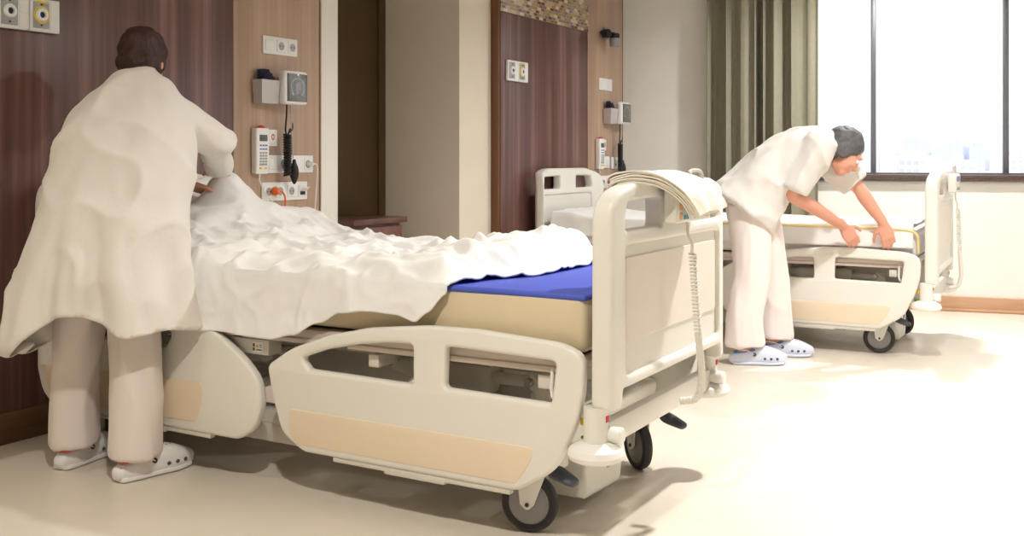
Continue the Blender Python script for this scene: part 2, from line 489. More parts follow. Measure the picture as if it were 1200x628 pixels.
# ------------------------------------------------------------------ curtain
def curtain():
    s0, s1 = s_at(829, .12), s_at(957, .12)
    bm = B(); N = 260; zs = [0.03, .3, .7, 1.1, 1.5, 1.9, 2.3, 2.62]
    rows = []
    for z in zs:
        row = []
        for i in range(N+1):
            t = i/N
            ph = t*6.4+.35*math.sin(t*11)+.25*math.sin(t*23+1)
            amp = .062+.014*math.sin(t*17)
            k = .9+.1*math.sin(z*1.3+t*4)
            d = .085+amp*k*math.sin(2*PI*ph)+.006*nz((t*30, z, 0), (1, .8, 1))
            s = s0+(s1-s0)*t+.012*math.cos(2*PI*ph)*k
            if t > .985: d += (t-.985)*1.0
            row.append(bm.verts.new(MW @ V((s, d, z))))
        rows.append(row)
    for a, c in zip(rows, rows[1:]):
        for i in range(N): bm.faces.new((a[i], a[i+1], c[i+1], c[i]))
    o = obj('curtain', bm, M['curtain'], angle=80)
    m = o.modifiers.new('thick', 'SOLIDIFY'); m.thickness = .004
    tag(o, 'olive grey floor-length curtain gathered at left end of window', 'curtain')
    b = B(); tube(b, [MW @ V((s0-.02, .085, 2.66)), MW @ V((4.9, .085, 2.66))], .012)
    r = obj('curtain_rail', b, M['alum']); tag(r, 'grey metal curtain rail above the window', 'curtain rail')
curtain()

# ------------------------------------------------------------------ headwalls
def headwall(y0, face, label, th):
    """y0: left edge; dark panel 1.27 wide then light strip .624 wide; face: x of the front"""
    t = thing('headwall_panel', label, 'wall panel', (face, y0, 0))
    top = 2.7
    b = B(); box(b, (-th+.001, .02, .12), (0, 1.266, 2.005), .002); obj('dark_panel', b, M['walnut'], t)
    b = B(); box(b, (-th+.001, 0, 0), (-.004, .02, top), .002); obj('edge_strip', b, M['brown_edge'], t)
    b = B(); box(b, (-th+.001, .02, 2.008), (.003, 1.266, top), .002); obj('mosaic_band', b, M['mosaic'], t)
    b = B(); box(b, (-th+.001, 1.268, 0), (0, 1.886, top), .002); obj('light_strip', b, M['oak'], t)
    b = B(); box(b, (-th+.001, 1.886, 0), (0.001, 1.895, top), .001); obj('edge_strip', b, M['brown_edge'], t)
    b = B(); box(b, (-th+.001, .02, 0), (.008, 1.266, .12), .003); obj('skirting', b, M['skirting_dark'], t)
    return t
H1 = (0.0, -.067); H2 = (.35, 3.10)
headwall(H1[1], H1[0], 'dark walnut headwall with a pale strip behind the nearest bed', .06)
headwall(H2[1], H2[0], 'dark walnut headwall topped with mosaic tiles behind the far bed', .06)

# --- fixtures; every builder works in wall space: origin on the wall face, x out of the wall, y along it, z up
def at_wall(H, y, z): return (H[0], H[1]+.067+y, z)

def gang_plate(name, label, cat, H, y, z, kinds, w=.083, h=.09, group=None):
    t = thing(name, label, cat, at_wall(H, y, z), group=group); n = len(kinds)
    b = B(); box(b, (0, 0, 0), (.01, w*n, h), .004); obj('plate', b, M['switch'], t)
    for i, k in enumerate(kinds):
        cy = w*(i+.5); cz = h/2
        if k == 'switch':
            b = B(); box(b, (.008, cy-.027, cz-.027), (.015, cy+.027, cz+.027), .003); obj('rocker', b, M['switch'], t)
        elif k == 'socket':
            R = Matrix.Translation((0, cy, cz)) @ Matrix.Rotation(PI/2, 4, 'Y')
            b = B(); box(b, (.008, cy-.03, cz-.03), (.014, cy+.03, cz+.03), .003); f = obj('socket_frame', b, M['switch'], t)
            b = B(); lathe(b, [(.021, .0142), (.021, .0146), (.018, .0147)], 24, R); obj('socket_well', b, M['switch_grey'], f)
            b = B()
            for s in (-1, 1): lathe(b, [(.0032, .0146), (.0032, .0152)], 10, Matrix.Translation((0, cy+s*.0095, cz)) @ Matrix.Rotation(PI/2, 4, 'Y'))
            obj('pin_holes', b, M['black'], f)
        elif k == 'dial':
            b = B(); lathe(b, [(.026, .008), (.025, .018), (.022, .02)], 24, Matrix.Translation((0, cy, cz)) @ Matrix.Rotation(PI/2, 4, 'Y')); obj('dimmer_knob', b, M['switch_grey'], t)
        elif k == 'blank':
            b = B(); box(b, (.008, cy-.029, cz-.029), (.0125, cy+.029, cz+.029), .002); obj('blank_cover', b, M['switch'], t)
        elif k == 'flap':
            b = B(); box(b, (.008, cy-.03, cz-.03), (.014, cy+.03, cz+.03), .003); f = obj('socket_frame', b, M['switch'], t)
            b = B(); box(b, (.012, cy-.02, cz-.022), (.0145, cy+.02, cz-.004), .001); obj('jack_port', b, M['black'], f)
            b = B(); box(b, (0, -.024, 0), (.004, .024, .03), .0015, mat4=Matrix.Translation((.016, cy, cz)) @ Matrix.Rotation(math.radians(50), 4, 'Y')); obj('hinged_flap', b, M['switch'], f)
    return t

def plug(H, y, z, m, label, pts, group=None, big=True):
    t = thing('power_plug', label, 'plug', at_wall(H, y, z), group=group)
    b = B(); R = Matrix.Translation((.014, 0, 0)) @ Matrix.Rotation(PI/2, 4, 'Y')
    r = .021 if big else .014
    lathe(b, [(r*.95, .0), (r, .004), (r, .016), (r*.7, .026), (r*.55, .036), (r*.3, .038)], 20, R); obj('plug_body', b, m, t)
    b = B(); tube(b, catmull([(.045, 0, 0), (.055, .02, -.005)]+pts, 5), .0045 if big else .003, 8); obj('cable', b, m, t)
    return t

def gas_outlet(H, y, z, kind, label):
    t = thing('gas_outlet', label, 'wall outlet', at_wall(H, y, z)); w, h = .130, .13
    b = B(); box(b, (0, 0, 0), (.02, w, h), .004); obj('frame', b, M['switch'], t)
    b = B(); box(b, (.016, .012, .014), (.023, .082, h-.012), .003); obj('plate', b, M['switch_grey'], t)
    b = B()
    for k in range(2): box(b, (.016, .087, .008+k*.058), (.022, .124, .008+k*.058+.055), .003)
    obj('blank_tiles', b, M['switch'], t)
    R = Matrix.Translation((0, .047, .066)) @ Matrix.Rotation(PI/2, 4, 'Y')
    b = B(); lathe(b, [(.027, .022), (.027, .028), (.022, .034), (.014, .034), (.013, .026), (.001, .026)], 28, R); obj('outlet_ring', b, M['white'], t)
    b = B(); lathe(b, [(.012, .0262), (.012, .0268)], 16, R); obj('outlet_hole', b, M['black'], t)
    for s in (-1, 1):
        b = B(); lathe(b, [(.004, .022), (.004, .0255), (.002, .026)], 10, Matrix.Translation((0, .047, .066+s*.040)) @ Matrix.Rotation(PI/2, 4, 'Y')); obj('screw', b, M['darkmetal'], t)
    if kind == 'yellow':
        b = B(); lathe(b, [(.028, .023), (.034, .023), (.034, .026), (.028, .026)], 28, R, closed=True); obj('yellow_ring', b, M['yellow'], t)
        b = B(); box(b, (.022, .02, h-.018), (.0245, .076, h-.010)); obj('yellow_stripe', b, M['yellow'], t)
    return t

def gauge(H, y, z, label):
    """wall sphygmomanometer: basket with cuff, square dial, coiled hose and bulb; y,z = lower left of the dial housing"""
    t = thing('blood_pressure_gauge', label, 'blood pressure gauge', at_wall(H, y, z))
    # bracket and basket
    b = B(); box(b, (0, -.09, .02), (.045, .1, .06), .004); obj('wall_bracket', b, M['grey_plastic'], t)
    b = B(); out = []
    for (hh, e) in ((0, .0), (.115, .012)):
        out.append([(.008, -.118-e, hh), (.062+e, -.118-e, hh), (.062+e, -.004, hh), (.008, -.004, hh)])
    lo, hi = out
    L = [b.verts.new(V(p)) for p in lo]; Hh = [b.verts.new(V(p)) for p in hi]
    b.faces.new(L[::-1])
    for k in range(4): b.faces.new((L[k], L[(k+1) % 4], Hh[(k+1) % 4], Hh[k]))
    bas = obj('basket', b, M['grey_plastic'], t, smooth=False); md = bas.modifiers.new('t', 'SOLIDIFY'); md.thickness = .004; md.offset = -1
    b = B()
    for k in range(4):
        loft(b, [(.02+.009*k, -.062, .01), (.02+.009*k, -.062, .09), (.022+.009*k, -.066+.012*k, .168-.012*k)], [(.044, .004)]*3, side=(0, 1, 0), seg=10, sub=4, dome=True)
    obj('cuff', b, M['navy'], t)
    # dial housing
    b = B(); box(b, (.05, 0, 0), (.105, .175, .168), .02, 4); hs = obj('dial_housing', b, M['white'], t)
    b = B(); box(b, (.100, .014, .014), (.1072, .161, .154), .003); obj('dial_face', b, M['dial'], t)
    b = B()
    for k in range(24):
        a = math.radians(-225+k*270/23*-1+0)
        a = math.radians(225-k*270/23)
        c, s = math.cos(a), math.sin(a); r0, r1 = .044, .051
        m4 = Matrix.Translation((.1076, .0875+c*.0475, .084+s*.0475)) @ Matrix.Rotation(a, 4, 'X')
        box(b, (-.0003, -.0035, -.0012), (.0006, .0035, .0012), mat4=m4)
    obj('dial_marks', b, M['white'], hs)
    b = B(); box(b, (0, -.003, -.002), (.001, .04, .002), mat4=Matrix.Translation((.1080, .0875, .084)) @ Matrix.Rotation(math.radians(-60), 4, 'X')); obj('needle', b, M['red'], hs)
    b = B(); box(b, (.1085, .016, .016), (.1105, .159, .152), .0008); obj('dial_glass', b, M['gauge_glass'], hs)
    # hoses, coil and bulb
    b = B(); tube(b, catmull([(.06, .06, .02), (.062, .055, -.06), (.06, .05, -.13), (.06, .066, -.16)], 6), .0045, 8); obj('hose', b, M['black'], t)
    b = B(); tube(b, catmull([(.06, .09, .02), (.06, .092, -.08), (.06, .1, -.2), (.06, .105, -.27)], 6), .003, 8); obj('clear_hose', b, M['grey_plastic'], t)
    b = B(); tube(b, helix((.06, .063, -.15), (.06, .066, -.355), .016, 16, 10), .0058, 6); obj('coiled_hose', b, M['black'], t)
    b = B(); R = Matrix.Translation((.062, .112, -.40))
    lathe(b, [(.004, 0), (.012, .012), (.0215, .04), (.0235, .06), (.02, .085), (.011, .105), (.008, .122), (.004, .126)], 20, R); obj('rubber_bulb', b, M['black'], t)
    b = B(); tube(b, catmull([(.06, .066, -.155), (.06, .085, -.12), (.06, .075, -.14), (.06, .1, -.12), (.06, .098, -.09)], 5), .0045, 8); obj('hose_loop', b, M['black'], t)
    return t
M['gauge_glass'] = glass_mat('gauge_glass', .10)

def handset(H, y, z, label):
    t = thing('call_handset', label, 'handset', at_wall(H, y, z))
    b = B(); loft(b, [(.018, .045, 0), (.022, .045, .05), (.022, .045, .16), (.022, .045, .222)], [(.044, .018), (.045, .021), (.046, .022), (.045, .02)], side=(0, 1, 0), seg=24, sub=4, power=5, dome=False)
    obj('handset_body', b, M['switch'], t)
    b = B(); box(b, (.036, .018, .158), (.0455, .072, .19), .002); obj('screen', b, M['dial'], t)
    b = B()
    for r in range(5):
        for c in range(3): box(b, (.04, .02+c*.018, .04+r*.014), (.0455, .034+c*.018, .05+r*.014), .001)
    obj('keypad', b, M['switch_grey'], t)
    b = B()
    for c in range(3):
        for r in range(2): box(b, (.04, .02+c*.018, .116+r*.018), (.0458, .034+c*.018, .123+r*.018), .001)
    obj('blue_keys', b, M['bluekey'], t)
    for c in (0, 2):
        b = B(); box(b, (.04, .02+c*.018, .022), (.0455, .034+c*.018, .03), .001); obj('yellow_key', b, M['yellow'], t)
    b = B(); ellipsoid(b, (.026, .045, .224), (.016, .024, .012)); obj('red_button', b, M['red'], t)
    b = B(); tube(b, catmull([(.02, .045, .0), (.02, .045, -.04), (.03, .075, -.1), (.05, .12, -.17), (.06, .13, -.3)], 5), .0032, 8); obj('cord', b, M['switch'], t)
    return t

def call_plate(H, y, z, label):
    t = thing('nurse_call_plate', label, 'call button', at_wall(H, y, z))
    b = B(); box(b, (0, 0, 0), (.014, .083, .083), .004); obj('plate', b, M['switch'], t)
    b = B(); box(b, (.012, .012, .012), (.019, .071, .071), .004); obj('call_button', b, M['switch'], t)
    b = B(); lathe(b, [(.0065, .0192), (.011, .0192), (.011, .0198), (.0065, .0198)], 20, Matrix.Translation((0, .045, .046)) @ Matrix.Rotation(PI/2, 4, 'Y') @ Matrix.Scale(1.4, 4, (1, 0, 0)), closed=True); obj('red_symbol', b, M['red'], t)
    return t

for H, w in ((H1, 0), (H2, 1)):
    near = w == 0
    bed_n = 'nearest bed' if near else 'far bed'
    gas_outlet(H, -.022 if near else .08-.067, 1.578, 'plain', 'plain white gas outlet at upper left corner of the picture' if near else 'plain white gas outlet on the dark panel above the far bed')
    gas_outlet(H, .112 if near else .08-.067+.13, 1.578, 'yellow', 'yellow-ringed gas outlet at upper left corner of the picture' if near else 'yellow-ringed gas outlet on the dark panel above the far bed')
    if near:
        gang_plate('socket_plate', 'white switch and twin socket plate above the blood pressure dial', 'socket plate', H, 1.392, 1.607, ['switch', 'socket', 'socket'])
    else:
        gang_plate('switch_plate', 'white double switch plate below the black reading lamp', 'switch', H, 4.546-3.167, 1.6, ['switch', 'switch'], w=.115)
    dy = 0 if near else 4.765-3.167-1.446-.02
    gauge(H, 1.446+dy, 1.356 if near else 1.35, 'square-dial blood pressure gauge with black coil on near headwall' if near else 'blood pressure gauge with navy cuff on the far headwall')
    hy = 1.313 if near else 1.318
    handset(H, hy, 1.012, 'white call handset with red top on the near headwall' if near else 'white call handset with red top on the far headwall')
    call_plate(H, hy+.092, 1.147, 'square white call plate with red symbol beside the near handset' if near else 'square white call plate with red symbol beside the far handset')
    if near:
        gang_plate('socket_plate', 'white four-part switch plate behind the dangling black coil and bulb', 'socket plate', H, 1.41, 1.012, ['switch', 'dial', 'blank', 'socket'], w=.088)
    else:
        gang_plate('switch_plate', 'white switch beside the far handset', 'switch', H, 4.59-3.167, 1.015, ['switch', 'blank'], w=.07)
        gang_plate('socket_plate', 'single white socket at right edge of the far headwall', 'socket plate', H, 4.765-3.167, 1.01, ['socket'], w=.13)
    gang_plate('socket_plate', 'lowest white socket row holding an orange plug on near headwall' if near else 'lowest white socket row holding an orange plug on far headwall', 'socket plate', H, 1.385 if near else 4.57-3.167, .873 if near else .865, ['socket', 'socket', 'socket', 'flap'], w=.083, h=.094)
    plug(H, 1.46 if near else 4.71-3.167, .922 if near else .915, M['orange'], 'orange power plug and cord in the near headwall socket' if near else 'orange power plug and cord in the far headwall socket', [(.06, .035, -.05), (.055, .02, -.2), (.06, .0, -.45)])
    plug(H, 1.41+.088*3.5 if near else 4.83-3.167, 1.057 if near else 1.06, M['switch'], 'small white plug and cable right of the black coil' if near else 'small white plug and cable at right edge of far headwall', [(.05, .03, -.06), (.045, .02, -.2), (.05, 0, -.36)], big=False)
# reading lamp on the far headwall
t = thing('reading_lamp', 'black swivel reading lamp with silver cylinder head on far headwall', 'lamp', at_wall(H2, 4.53-3.167, 1.965))
b = B(); box(b, (0, .1, .02), (.012, .36, .11), .003); obj('back_plate', b, M['switch_grey'], t)
b = B(); lathe(b, [(.03, 0), (.034, .01), (.034, .05), (.026, .06)], 20, Matrix.Translation((.03, .03, .05)) @ Matrix.Rotation(PI/2, 4, 'Y') ); box(b, (.01, .02, .045), (.05, .16, .075), .008); obj('arm', b, M['black'], t)
b = B(); lathe(b, [(.034, .0), (.038, .008), (.038, .03), (.03, .036)], 24, Matrix.Translation((.09, .11, .022))); tube(b, [(.03, .09, .06), (.09, .11, .05)], .016); obj('swivel', b, M['black'], t)
b = B(); lathe(b, [(.036, .0), (.038, .003), (.038, .06), (.034, .062)], 28, Matrix.Translation((.09, .11, -.04))); obj('lamp_head', b, M['hub'], t)

# ------------------------------------------------------------------ bedside cabinet
t = thing('bedside_cabinet', 'walnut bedside cabinet with steel drawer handle in the alcove', 'cabinet', (-.245, 1.99, 0))
b = B(); box(b, (0, .02, .06), (.305, .47, .715), .003); box(b, (.02, .03, 0), (.28, .46, .06)); obj('body', b, M['cabinet'], t)
b = B(); box(b, (-.0, .0, .718), (.345, .49, .75), .004); obj('top', b, M['cabinet_top'], t)
b = B(); box(b, (.306, .024, .50), (.324, .466, .70), .003); d_ = obj('drawer', b, M['cabinet'], t)
b = B(); tube(b, catmull([(.322, .2, .625), (.345, .21, .628), (.348, .26, .628), (.345, .31, .628), (.322, .32, .625)], 5), .006, 10); obj('handle', b, M['steel'], d_)
b = B(); box(b, (.306, .024, .075), (.324, .466, .49), .003); d_ = obj('cabinet_door', b, M['cabinet'], t)
b = B(); tube(b, catmull([(.322, .4, .3), (.345, .4, .31), (.348, .4, .36), (.345, .4, .41), (.322, .4, .42)], 5), .006, 10); obj('handle', b, M['steel'], d_)

# ------------------------------------------------------------------ hospital bed (local: x from head to foot, y across, z up)
def end_board(name, bed, x, sgn, hw, bow):
    """head or foot board; sgn=+1: outer side towards +x"""
    out = fillet([(-hw, .405), (-.405, .405), (-.398, .457), (.398, .457), (.405, .405), (hw, .405), (hw-.003, .985), (.30, 1.022), (-.30, 1.022), (-hw+.003, .985)],
                 [.02, .012, .012, .012, .012, .02, .13, .3, .3, .13], 8)
    ops = []
    for s in (-1, 1):
        p = [(s*.125, .885), (s*.395, .885), (s*.375, .965), (s*.125, .972)]
        ops.append(fillet(p, .02, 4))
    ctr = fillet([(-.385, .49), (.385, .49), (.385, .845), (-.385, .845)], .025, 4)
    def bend(bm):
        slice_(bm, 1, [s*(.34+.02*k) for s in (-1, 1) for k in range(8)])
        for v in bm.verts:
            a = abs(v.co.y)
            if a > .34: v.co.x -= sgn*((a-.34)/.155)**2*bow
        return bm
    o = obj(name, bend(board(out, ops+[ctr], .062, .014, 'yz', x, 3)), M['plastic'], bed, angle=40)
    b = bend(board(fillet([(-.396, .475), (.396, .475), (.396, .86), (-.396, .86)], .02, 3), [], .034, .004, 'yz', x-sgn*.002)); obj('centre_panel', b, M['plastic'], o)
    b = bend(board(fillet([(-.372, .578), (.372, .578), (.372, .811), (-.372, .811)], .012, 3), [], .008, .002, 'yz', x+sgn*.0155)); obj('inset_panel', b, M['inset_pale'], o)
    return o

RAIL_FOOT = ([(1.25, .30), (1.222, .41), (1.325, .475), (1.48, .53), (1.634, .565), (1.86, .59), (2.03, .592), (2.30, .577), (2.368, .55), (2.366, .45), (2.345, .36), (2.28, .225), (2.157, .15), (1.375, .15), (1.285, .20)],
             [.04, .03, .3, .4, .4, .4, .4, .2, .06, .3, .3, .15, .08, .08, .08],
             [([(1.368, .448), (1.48, .487), (1.602, .512), (1.70, .526), (1.803, .53), (1.803, .41), (1.40, .414)], [.02, .2, .2, .2, .015, .015, .02]),
              ([(1.92, .535), (2.283, .526), (2.268, .408), (1.915, .413)], .015)],
             [(1.318, .283), (2.221, .281), (2.195, .225), (2.155, .172), (1.352, .172), (1.322, .21)])
RAIL_HEAD = ([(.045, .285), (.045, .43), (.07, .52), (.13, .58), (.30, .60), (.65, .595), (.84, .565), (1.0, .495), (1.12, .42), (1.185, .36), (1.20, .28), (1.165, .19), (1.09, .15), (.14, .15), (.075, .20)],
             [.1, .1, .1, .08, .2, .4, .4, .5, .4, .12, .12, .09, .07, .07, .09],
             [([(.16, .53), (.50, .545), (.50, .425), (.145, .425)], .02), ([(.60, .545), (.70, .53), (.782, .475), (.752, .432), (.60, .428)], [.015, .1, .02, .015, .015])],
             [(.095, .30), (.925, .325), (.935, .29), (.93, .255), (.90, .185), (.165, .172), (.11, .22)])

def rail(bed, spec, s):
    out, rad, holes, ins = spec
    hs = [fillet(p, r, 5) for p, r in holes]
    o = obj('side_rail', board(fillet(out, rad, 6), hs, .036, .012, 'xz', s*.452, 3), M['plastic'], bed, angle=45)
    b = board(fillet(ins, .02, 4), [], .006, .002, 'xz', s*(.452+.0165)); obj('inset_panel', b, M['inset'], o)
    # release lip under the rail
    xs = [p[0] for p in out]; x0 = (min(xs)+max(xs))/2
    b = B(); box(b, (x0-.30, s*.452-.012, .135), (x0+.34, s*.452+.012, .152), .004); box(b, (x0-.1, s*.452-.014, .128), (x0+.12, s*.452+.014, .15), .004)
    obj('release_lip', b, M['chassis'], o)
    return o

def caster(bed, x, y, ang, pedal=0):
    c = obj('caster', (lambda b: (lathe(b, [(.018, .17), (.02, .2), (.02, .265), (.012, .27)], 16, Matrix.Translation((x, y, 0))), b)[1])(B()), M['metal'], bed)
    R = Matrix.Translation((x, y, 0)) @ Matrix.Rotation(ang, 4, 'Z')
    A = R @ Matrix.Translation((-.028, 0, .085)) @ Matrix.Rotation(PI/2, 4, 'X')
    b = B(); lathe(b, [(.062, -.016), (.074, -.019), (.082, -.014), (.085, -.005), (.085, .005), (.082, .014), (.074, .019), (.062, .016)], 44, A, closed=True); obj('tyre', b, M['rubber'], c)
    b = B(); lathe(b, [(.004, -.0185), (.02, -.019), (.056, -.0165), (.064, -.012), (.064, .012), (.056, .0165), (.02, .019), (.004, .0185)], 40, A); obj('hub', b, M['hub'], c)
    for s in (-1, 1):
        p = fillet([(-.05, .085), (-.028, .066), (-.008, .085), (.03, .185), (-.062, .185)], [.012, .016, .012, .008, .008], 5)
        b = board(p, [], .006, .0015, 'xz', s*.027)
        for v in b.verts: v.co = R @ v.co
        f = obj('fork', b, M['plastic2'], c)
        b = B(); lathe(b, [(.006, .03), (.006, .034), (.002, .035)], 12, R @ Matrix.Translation((-.028, 0, .085)) @ Matrix.Rotation(-s*PI/2, 4, 'X')); obj('axle_bolt', b, M['darkmetal'], f)
    b = B(); box(b, (-.062, -.03, .178), (.03, .03, .19), .004, mat4=R); obj('fork_crown', b, M['plastic2'], c)
    return c

def make_bed(label):
    t = thing('hospital_bed', label, 'hospital bed')
    end_board('headboard', t, .035, -1, .495, .06)
    end_board('footboard', t, 2.43, 1, .466, .022)
    for s in (-1, 1): rail(t, RAIL_FOOT, s); rail(t, RAIL_HEAD, s)
    # deck
    for x0, x1 in ((.13, .80), (.815, 1.05), (1.065, 1.50), (1.515, 2.33)):
        b = B(); box(b, (x0, -.425, .497), (x1, .425, .532), .008); box(b, (x0+.01, -.432, .485), (x1-.01, -.40, .503), .005); box(b, (x0+.01, .40, .485), (x1-.01, .432, .503), .005)
        obj('deck_section', b, M['deckm'], t)
    b = B(); box(b, (.14, -.37, .53), (2.32, .37, .5425), .004); obj('gap_shade', b, M['darkmetal'], t)  # dark slab standing in for the shaded gap below the mattress
    # upper frame: two long beams and cross members
    b = B()
    for s in (-1, 1): box(b, (.12, s*.2-.02, .43), (2.30, s*.2+.02, .478), .004)
    for x in (.13, .9, 1.6, 2.2): box(b, (x, -.42, .435), (x+.04, .42, .475), .004)
    obj('upper_frame', b, M['chassis'], t)
    # lifting columns
    for x in (.42, 1.74):
        b = B(); box(b, (x, -.09, .17), (x+.16, .09, .44), .012); box(b, (x-.015, -.105, .17), (x+.175, .105, .31), .014); obj('lifting_column', b, M['chassis'], t)
    # actuators
    for (x0, x1, y) in ((1.55, 2.14, -.29), (.55, 1.2, -.27)):
        b = B(); loft(b, [(x0+.06, y, .425), (x0+.12, y, .425), (x0+.2, y, .418), (x1-.16, y, .415)], [.018, (.03, .028), (.036, .042), (.036, .042)], side=(0, 1, 0), power=3.5, sub=2)
        a = obj('actuator', b, M['hub_light'], t)
        b = B(); tube(b, [(x1-.17, y, .418), (x1-.04, y, .42)], .018, 14, dome=True); obj('actuator_rod', b, M['hub_light'], a)
        b = B(); lathe(b, [(.012, -.03), (.014, -.026), (.014, .026), (.012, .03)], 14, Matrix.Translation((x1-.03, y, .42)) @ Matrix.Rotation(PI/2, 4, 'X')); lathe(b, [(.009, 0), (.009, .06)], 12, Matrix.Translation((x0+.0, y, .425)) @ Matrix.Rotation(PI/2, 4, 'Y')); obj('steel_pin', b, M['steel'], a)
        b = B(); loft(b, [(x1-.035, y, .425), (x1+.0, y, .40), (x1+.005, y, .36)], [(.012, .022)]*3, side=(0, 1, 0), power=4, sub=3); obj('actuator_bracket', b, M['chassis'], a)
    b = B(); box(b, (1.85, -.3, .345), (2.24, -.08, .355), .003); box(b, (2.1, -.28, .352), (2.115, -.26, .385), .003); box(b, (2.15, -.28, .352), (2.165, -.26, .385), .003); obj('cable_tray', b, M['plastic2'], t)
    b = B(); box(b, (.98, -.425, .43), (1.19, -.36, .482), .006); cb = obj('control_box', b, M['chassis'], t)
    b = B(); box(b, (1.12, -.4265, .44), (1.165, -.4255, .472)); obj('warning_sticker', b, M['white'], cb)
    b = B()
    bm3 = [b.verts.new(V((x, -.4272, z))) for x, z in ((1.133, .455), (1.149, .455), (1.141, .469))]; b.faces.new(bm3); obj('yellow_triangle', b, M['yellow'], cb)
    b = B()
    for q in ((1.122, .457, 1.131, .468), (1.122, .443, 1.131, .454), (1.151, .457, 1.162, .459), (1.151, .463, 1.162, .465), (1.136, .445, 1.162, .449)): box(b, (q[0], -.4274, q[1]), (q[2], -.4268, q[3]))
    obj('printed_marks', b, M['dial'], cb)
    b = B(); box(b, (.88, -.42, .45), (.96, -.37, .49), .006); obj('cable_clip_box', b, M['chassis'], t)
    b = B(); tube(b, catmull([(2.255, -.425, .50), (2.255, -.436, .485), (2.255, -.438, .43), (2.268, -.438, .418), (2.30, -.438, .424)], 5), .005, 8); obj('wire_hook', b, M['plastic2'], t)
    # base chassis with rounded end covers
    b = B(); box(b, (.22, -.30, .165), (2.2, -.22, .215), .008); box(b, (.22, .22, .165), (2.2, .30, .215), .008); box(b, (.6, -.23, .17), (.68, .23, .21), .006); box(b, (1.78, -.23, .17), (1.86, .23, .21), .006)
    obj('base_frame', b, M['chassis'], t)
    b = B(); box(b, (.5, -.30, .10), (1.95, -.22, .17), .012); obj('chassis_cover', b, M['chassis'], t)
    for x0, sg in ((2.20, 1), (.24, -1)):
        p = fillet([(-.43, .31), (.43, .31), (.42, .255), (.30, .245), (.15, .235), (.112, .035), (-.15, .045), (-.155, .225), (-.30, .245), (-.42, .265)], [.02, .02, .05, .06, .03, .03, .012, .03, .06, .05], 6)
        b = board(p, [], .19, .014, 'yz', x0-sg*.075, 3)
        e = obj('end_cover', b, M['plastic'], t)
        if sg > 0:
            b = B(); box(b, (x0+.019, .0, .105), (x0+.023, .055, .185), .003); obj('lock_plate', b, M['switch_grey'], e)
            b = B(); box(b, (x0+.022, .012, .15), (x0+.026, .03, .178), .002); obj('lock_mark', b, M['bluekey'], e)
            b = B(); lathe(b, [(.009, 0), (.009, .004)], 12, Matrix.Translation((x0+.022, .024, .125)) @ Matrix.Rotation(PI/2, 4, 'Y')); obj('key_hole', b, M['black'], e)
    caster(t, 2.165, -.345, math.radians(12)); caster(t, 2.15, .385, math.radians(140)); caster(t, .26, -.345, math.radians(5)); caster(t, .26, .38, math.radians(20))
    # brake pedals
    for (x, y, dx, dy) in ((2.17, -.36, .075, -.03), (2.20, .37, .09, -.025)):
        b = B(); loft(b, [(x, y, .23), (x+dx*.5, y+dy*.5, .225), (x+dx*.85, y+dy*.85, .205)], [(.014, .008)]*3, side=(0, 1, 0), sub=3); p = obj('brake_pedal', b, M['metal'], t)
        b = B(); loft(b, [(x+dx*.78, y+dy*.8, .21), (x+dx, y+dy, .197), (x+dx*1.0+.055, y+dy*1.1, .178)], [(.024, .012), (.036, .017), (.026, .012)], side=(0, 1, 0), sub=4, dome=True); obj('pedal_pad', b, M['pedal'], p)
    # corner posts, bumpers and lower bars
    for x in (.085, 2.40):
        b = B(); box(b, (x-.018, -.42, .295), (x+.018, .42, .365), .008); obj('lower_bar', b, M['plastic'], t)
        for s in (-1, 1):
            b = B(); lathe(b, [(.026, .30), (.034, .302), (.034, .40), (.033, .412)], 24, Matrix.Translation((x-.005 if x > 1 else x+.005, s*.448, 0))); cp = obj('corner_post', b, M['plastic'], t)
            if x < 1: continue
            b = B(); lathe(b, [(.02, .27), (.06, .268), (.074, .275), (.078, .287), (.072, .302), (.05, .315), (.03, .32)], 32, Matrix.Translation((x-.005 if x > 1 else x+.005, s*.448, 0))); obj('bumper_disc', b, M['plastic2'], t)
            if x > 1:
                b = B(); lathe(b, [(.02, 0), (.022, .004), (.022, .045), (.018, .05)], 18, Matrix.Translation((x+.015, s*.425, .337)) @ Matrix.Rotation(PI/2, 4, 'Y')); obj('bar_end_knob', b, M['plastic2'], t)
                b = B(); box(b, (x+.027, s*.448-.008, .375), (x+.0315, s*.448+.008, .392), .001); obj('red_dot', b, M['red'], cp)
    b = B(); tube(b, catmull([(2.35, -.40, .36), (2.37, -.415, .345), (2.36, -.42, .32), (2.33, -.40, .31)], 6), .005, 8); obj('green_cable', b, M['green'], t)
    b = B(); box(b, (2.34, -.432, .352), (2.375, -.428, .372), .001); obj('yellow_tag', b, M['yellow'], t)
    return t
M['cord'] = mat('pale_cord', (226, 222, 212), .5, var=.02)
M['hub_light'] = mat('actuator_grey', (200, 196, 186), .42, var=.03)
O1 = V((.03, .57, 0)); RZ2 = math.radians(2); O2 = V((2.80-2.43*math.cos(RZ2), 3.97-2.43*math.sin(RZ2), 0))
T2 = Matrix.Translation(O2) @ Matrix.Rotation(RZ2, 4, 'Z')
bed1 = make_bed('cream hospital bed nearest the camera with blue-topped mattress and white bedding'); bed1.location = O1
bed2 = copy_tree(bed1); bed2.location = O2; bed2.rotation_euler = (0, 0, RZ2); bed2['label'] = 'cream hospital bed by the window with bent nurse beside it'
for o in (bed1, bed2): o['group'] = 'hospital beds'
for o in bed2.children:
    if o.name.startswith('side_rail') and o.data.vertices[0].co.x < 1.22 and o.data.vertices[0].co.y < 0: o.location.z = -.14

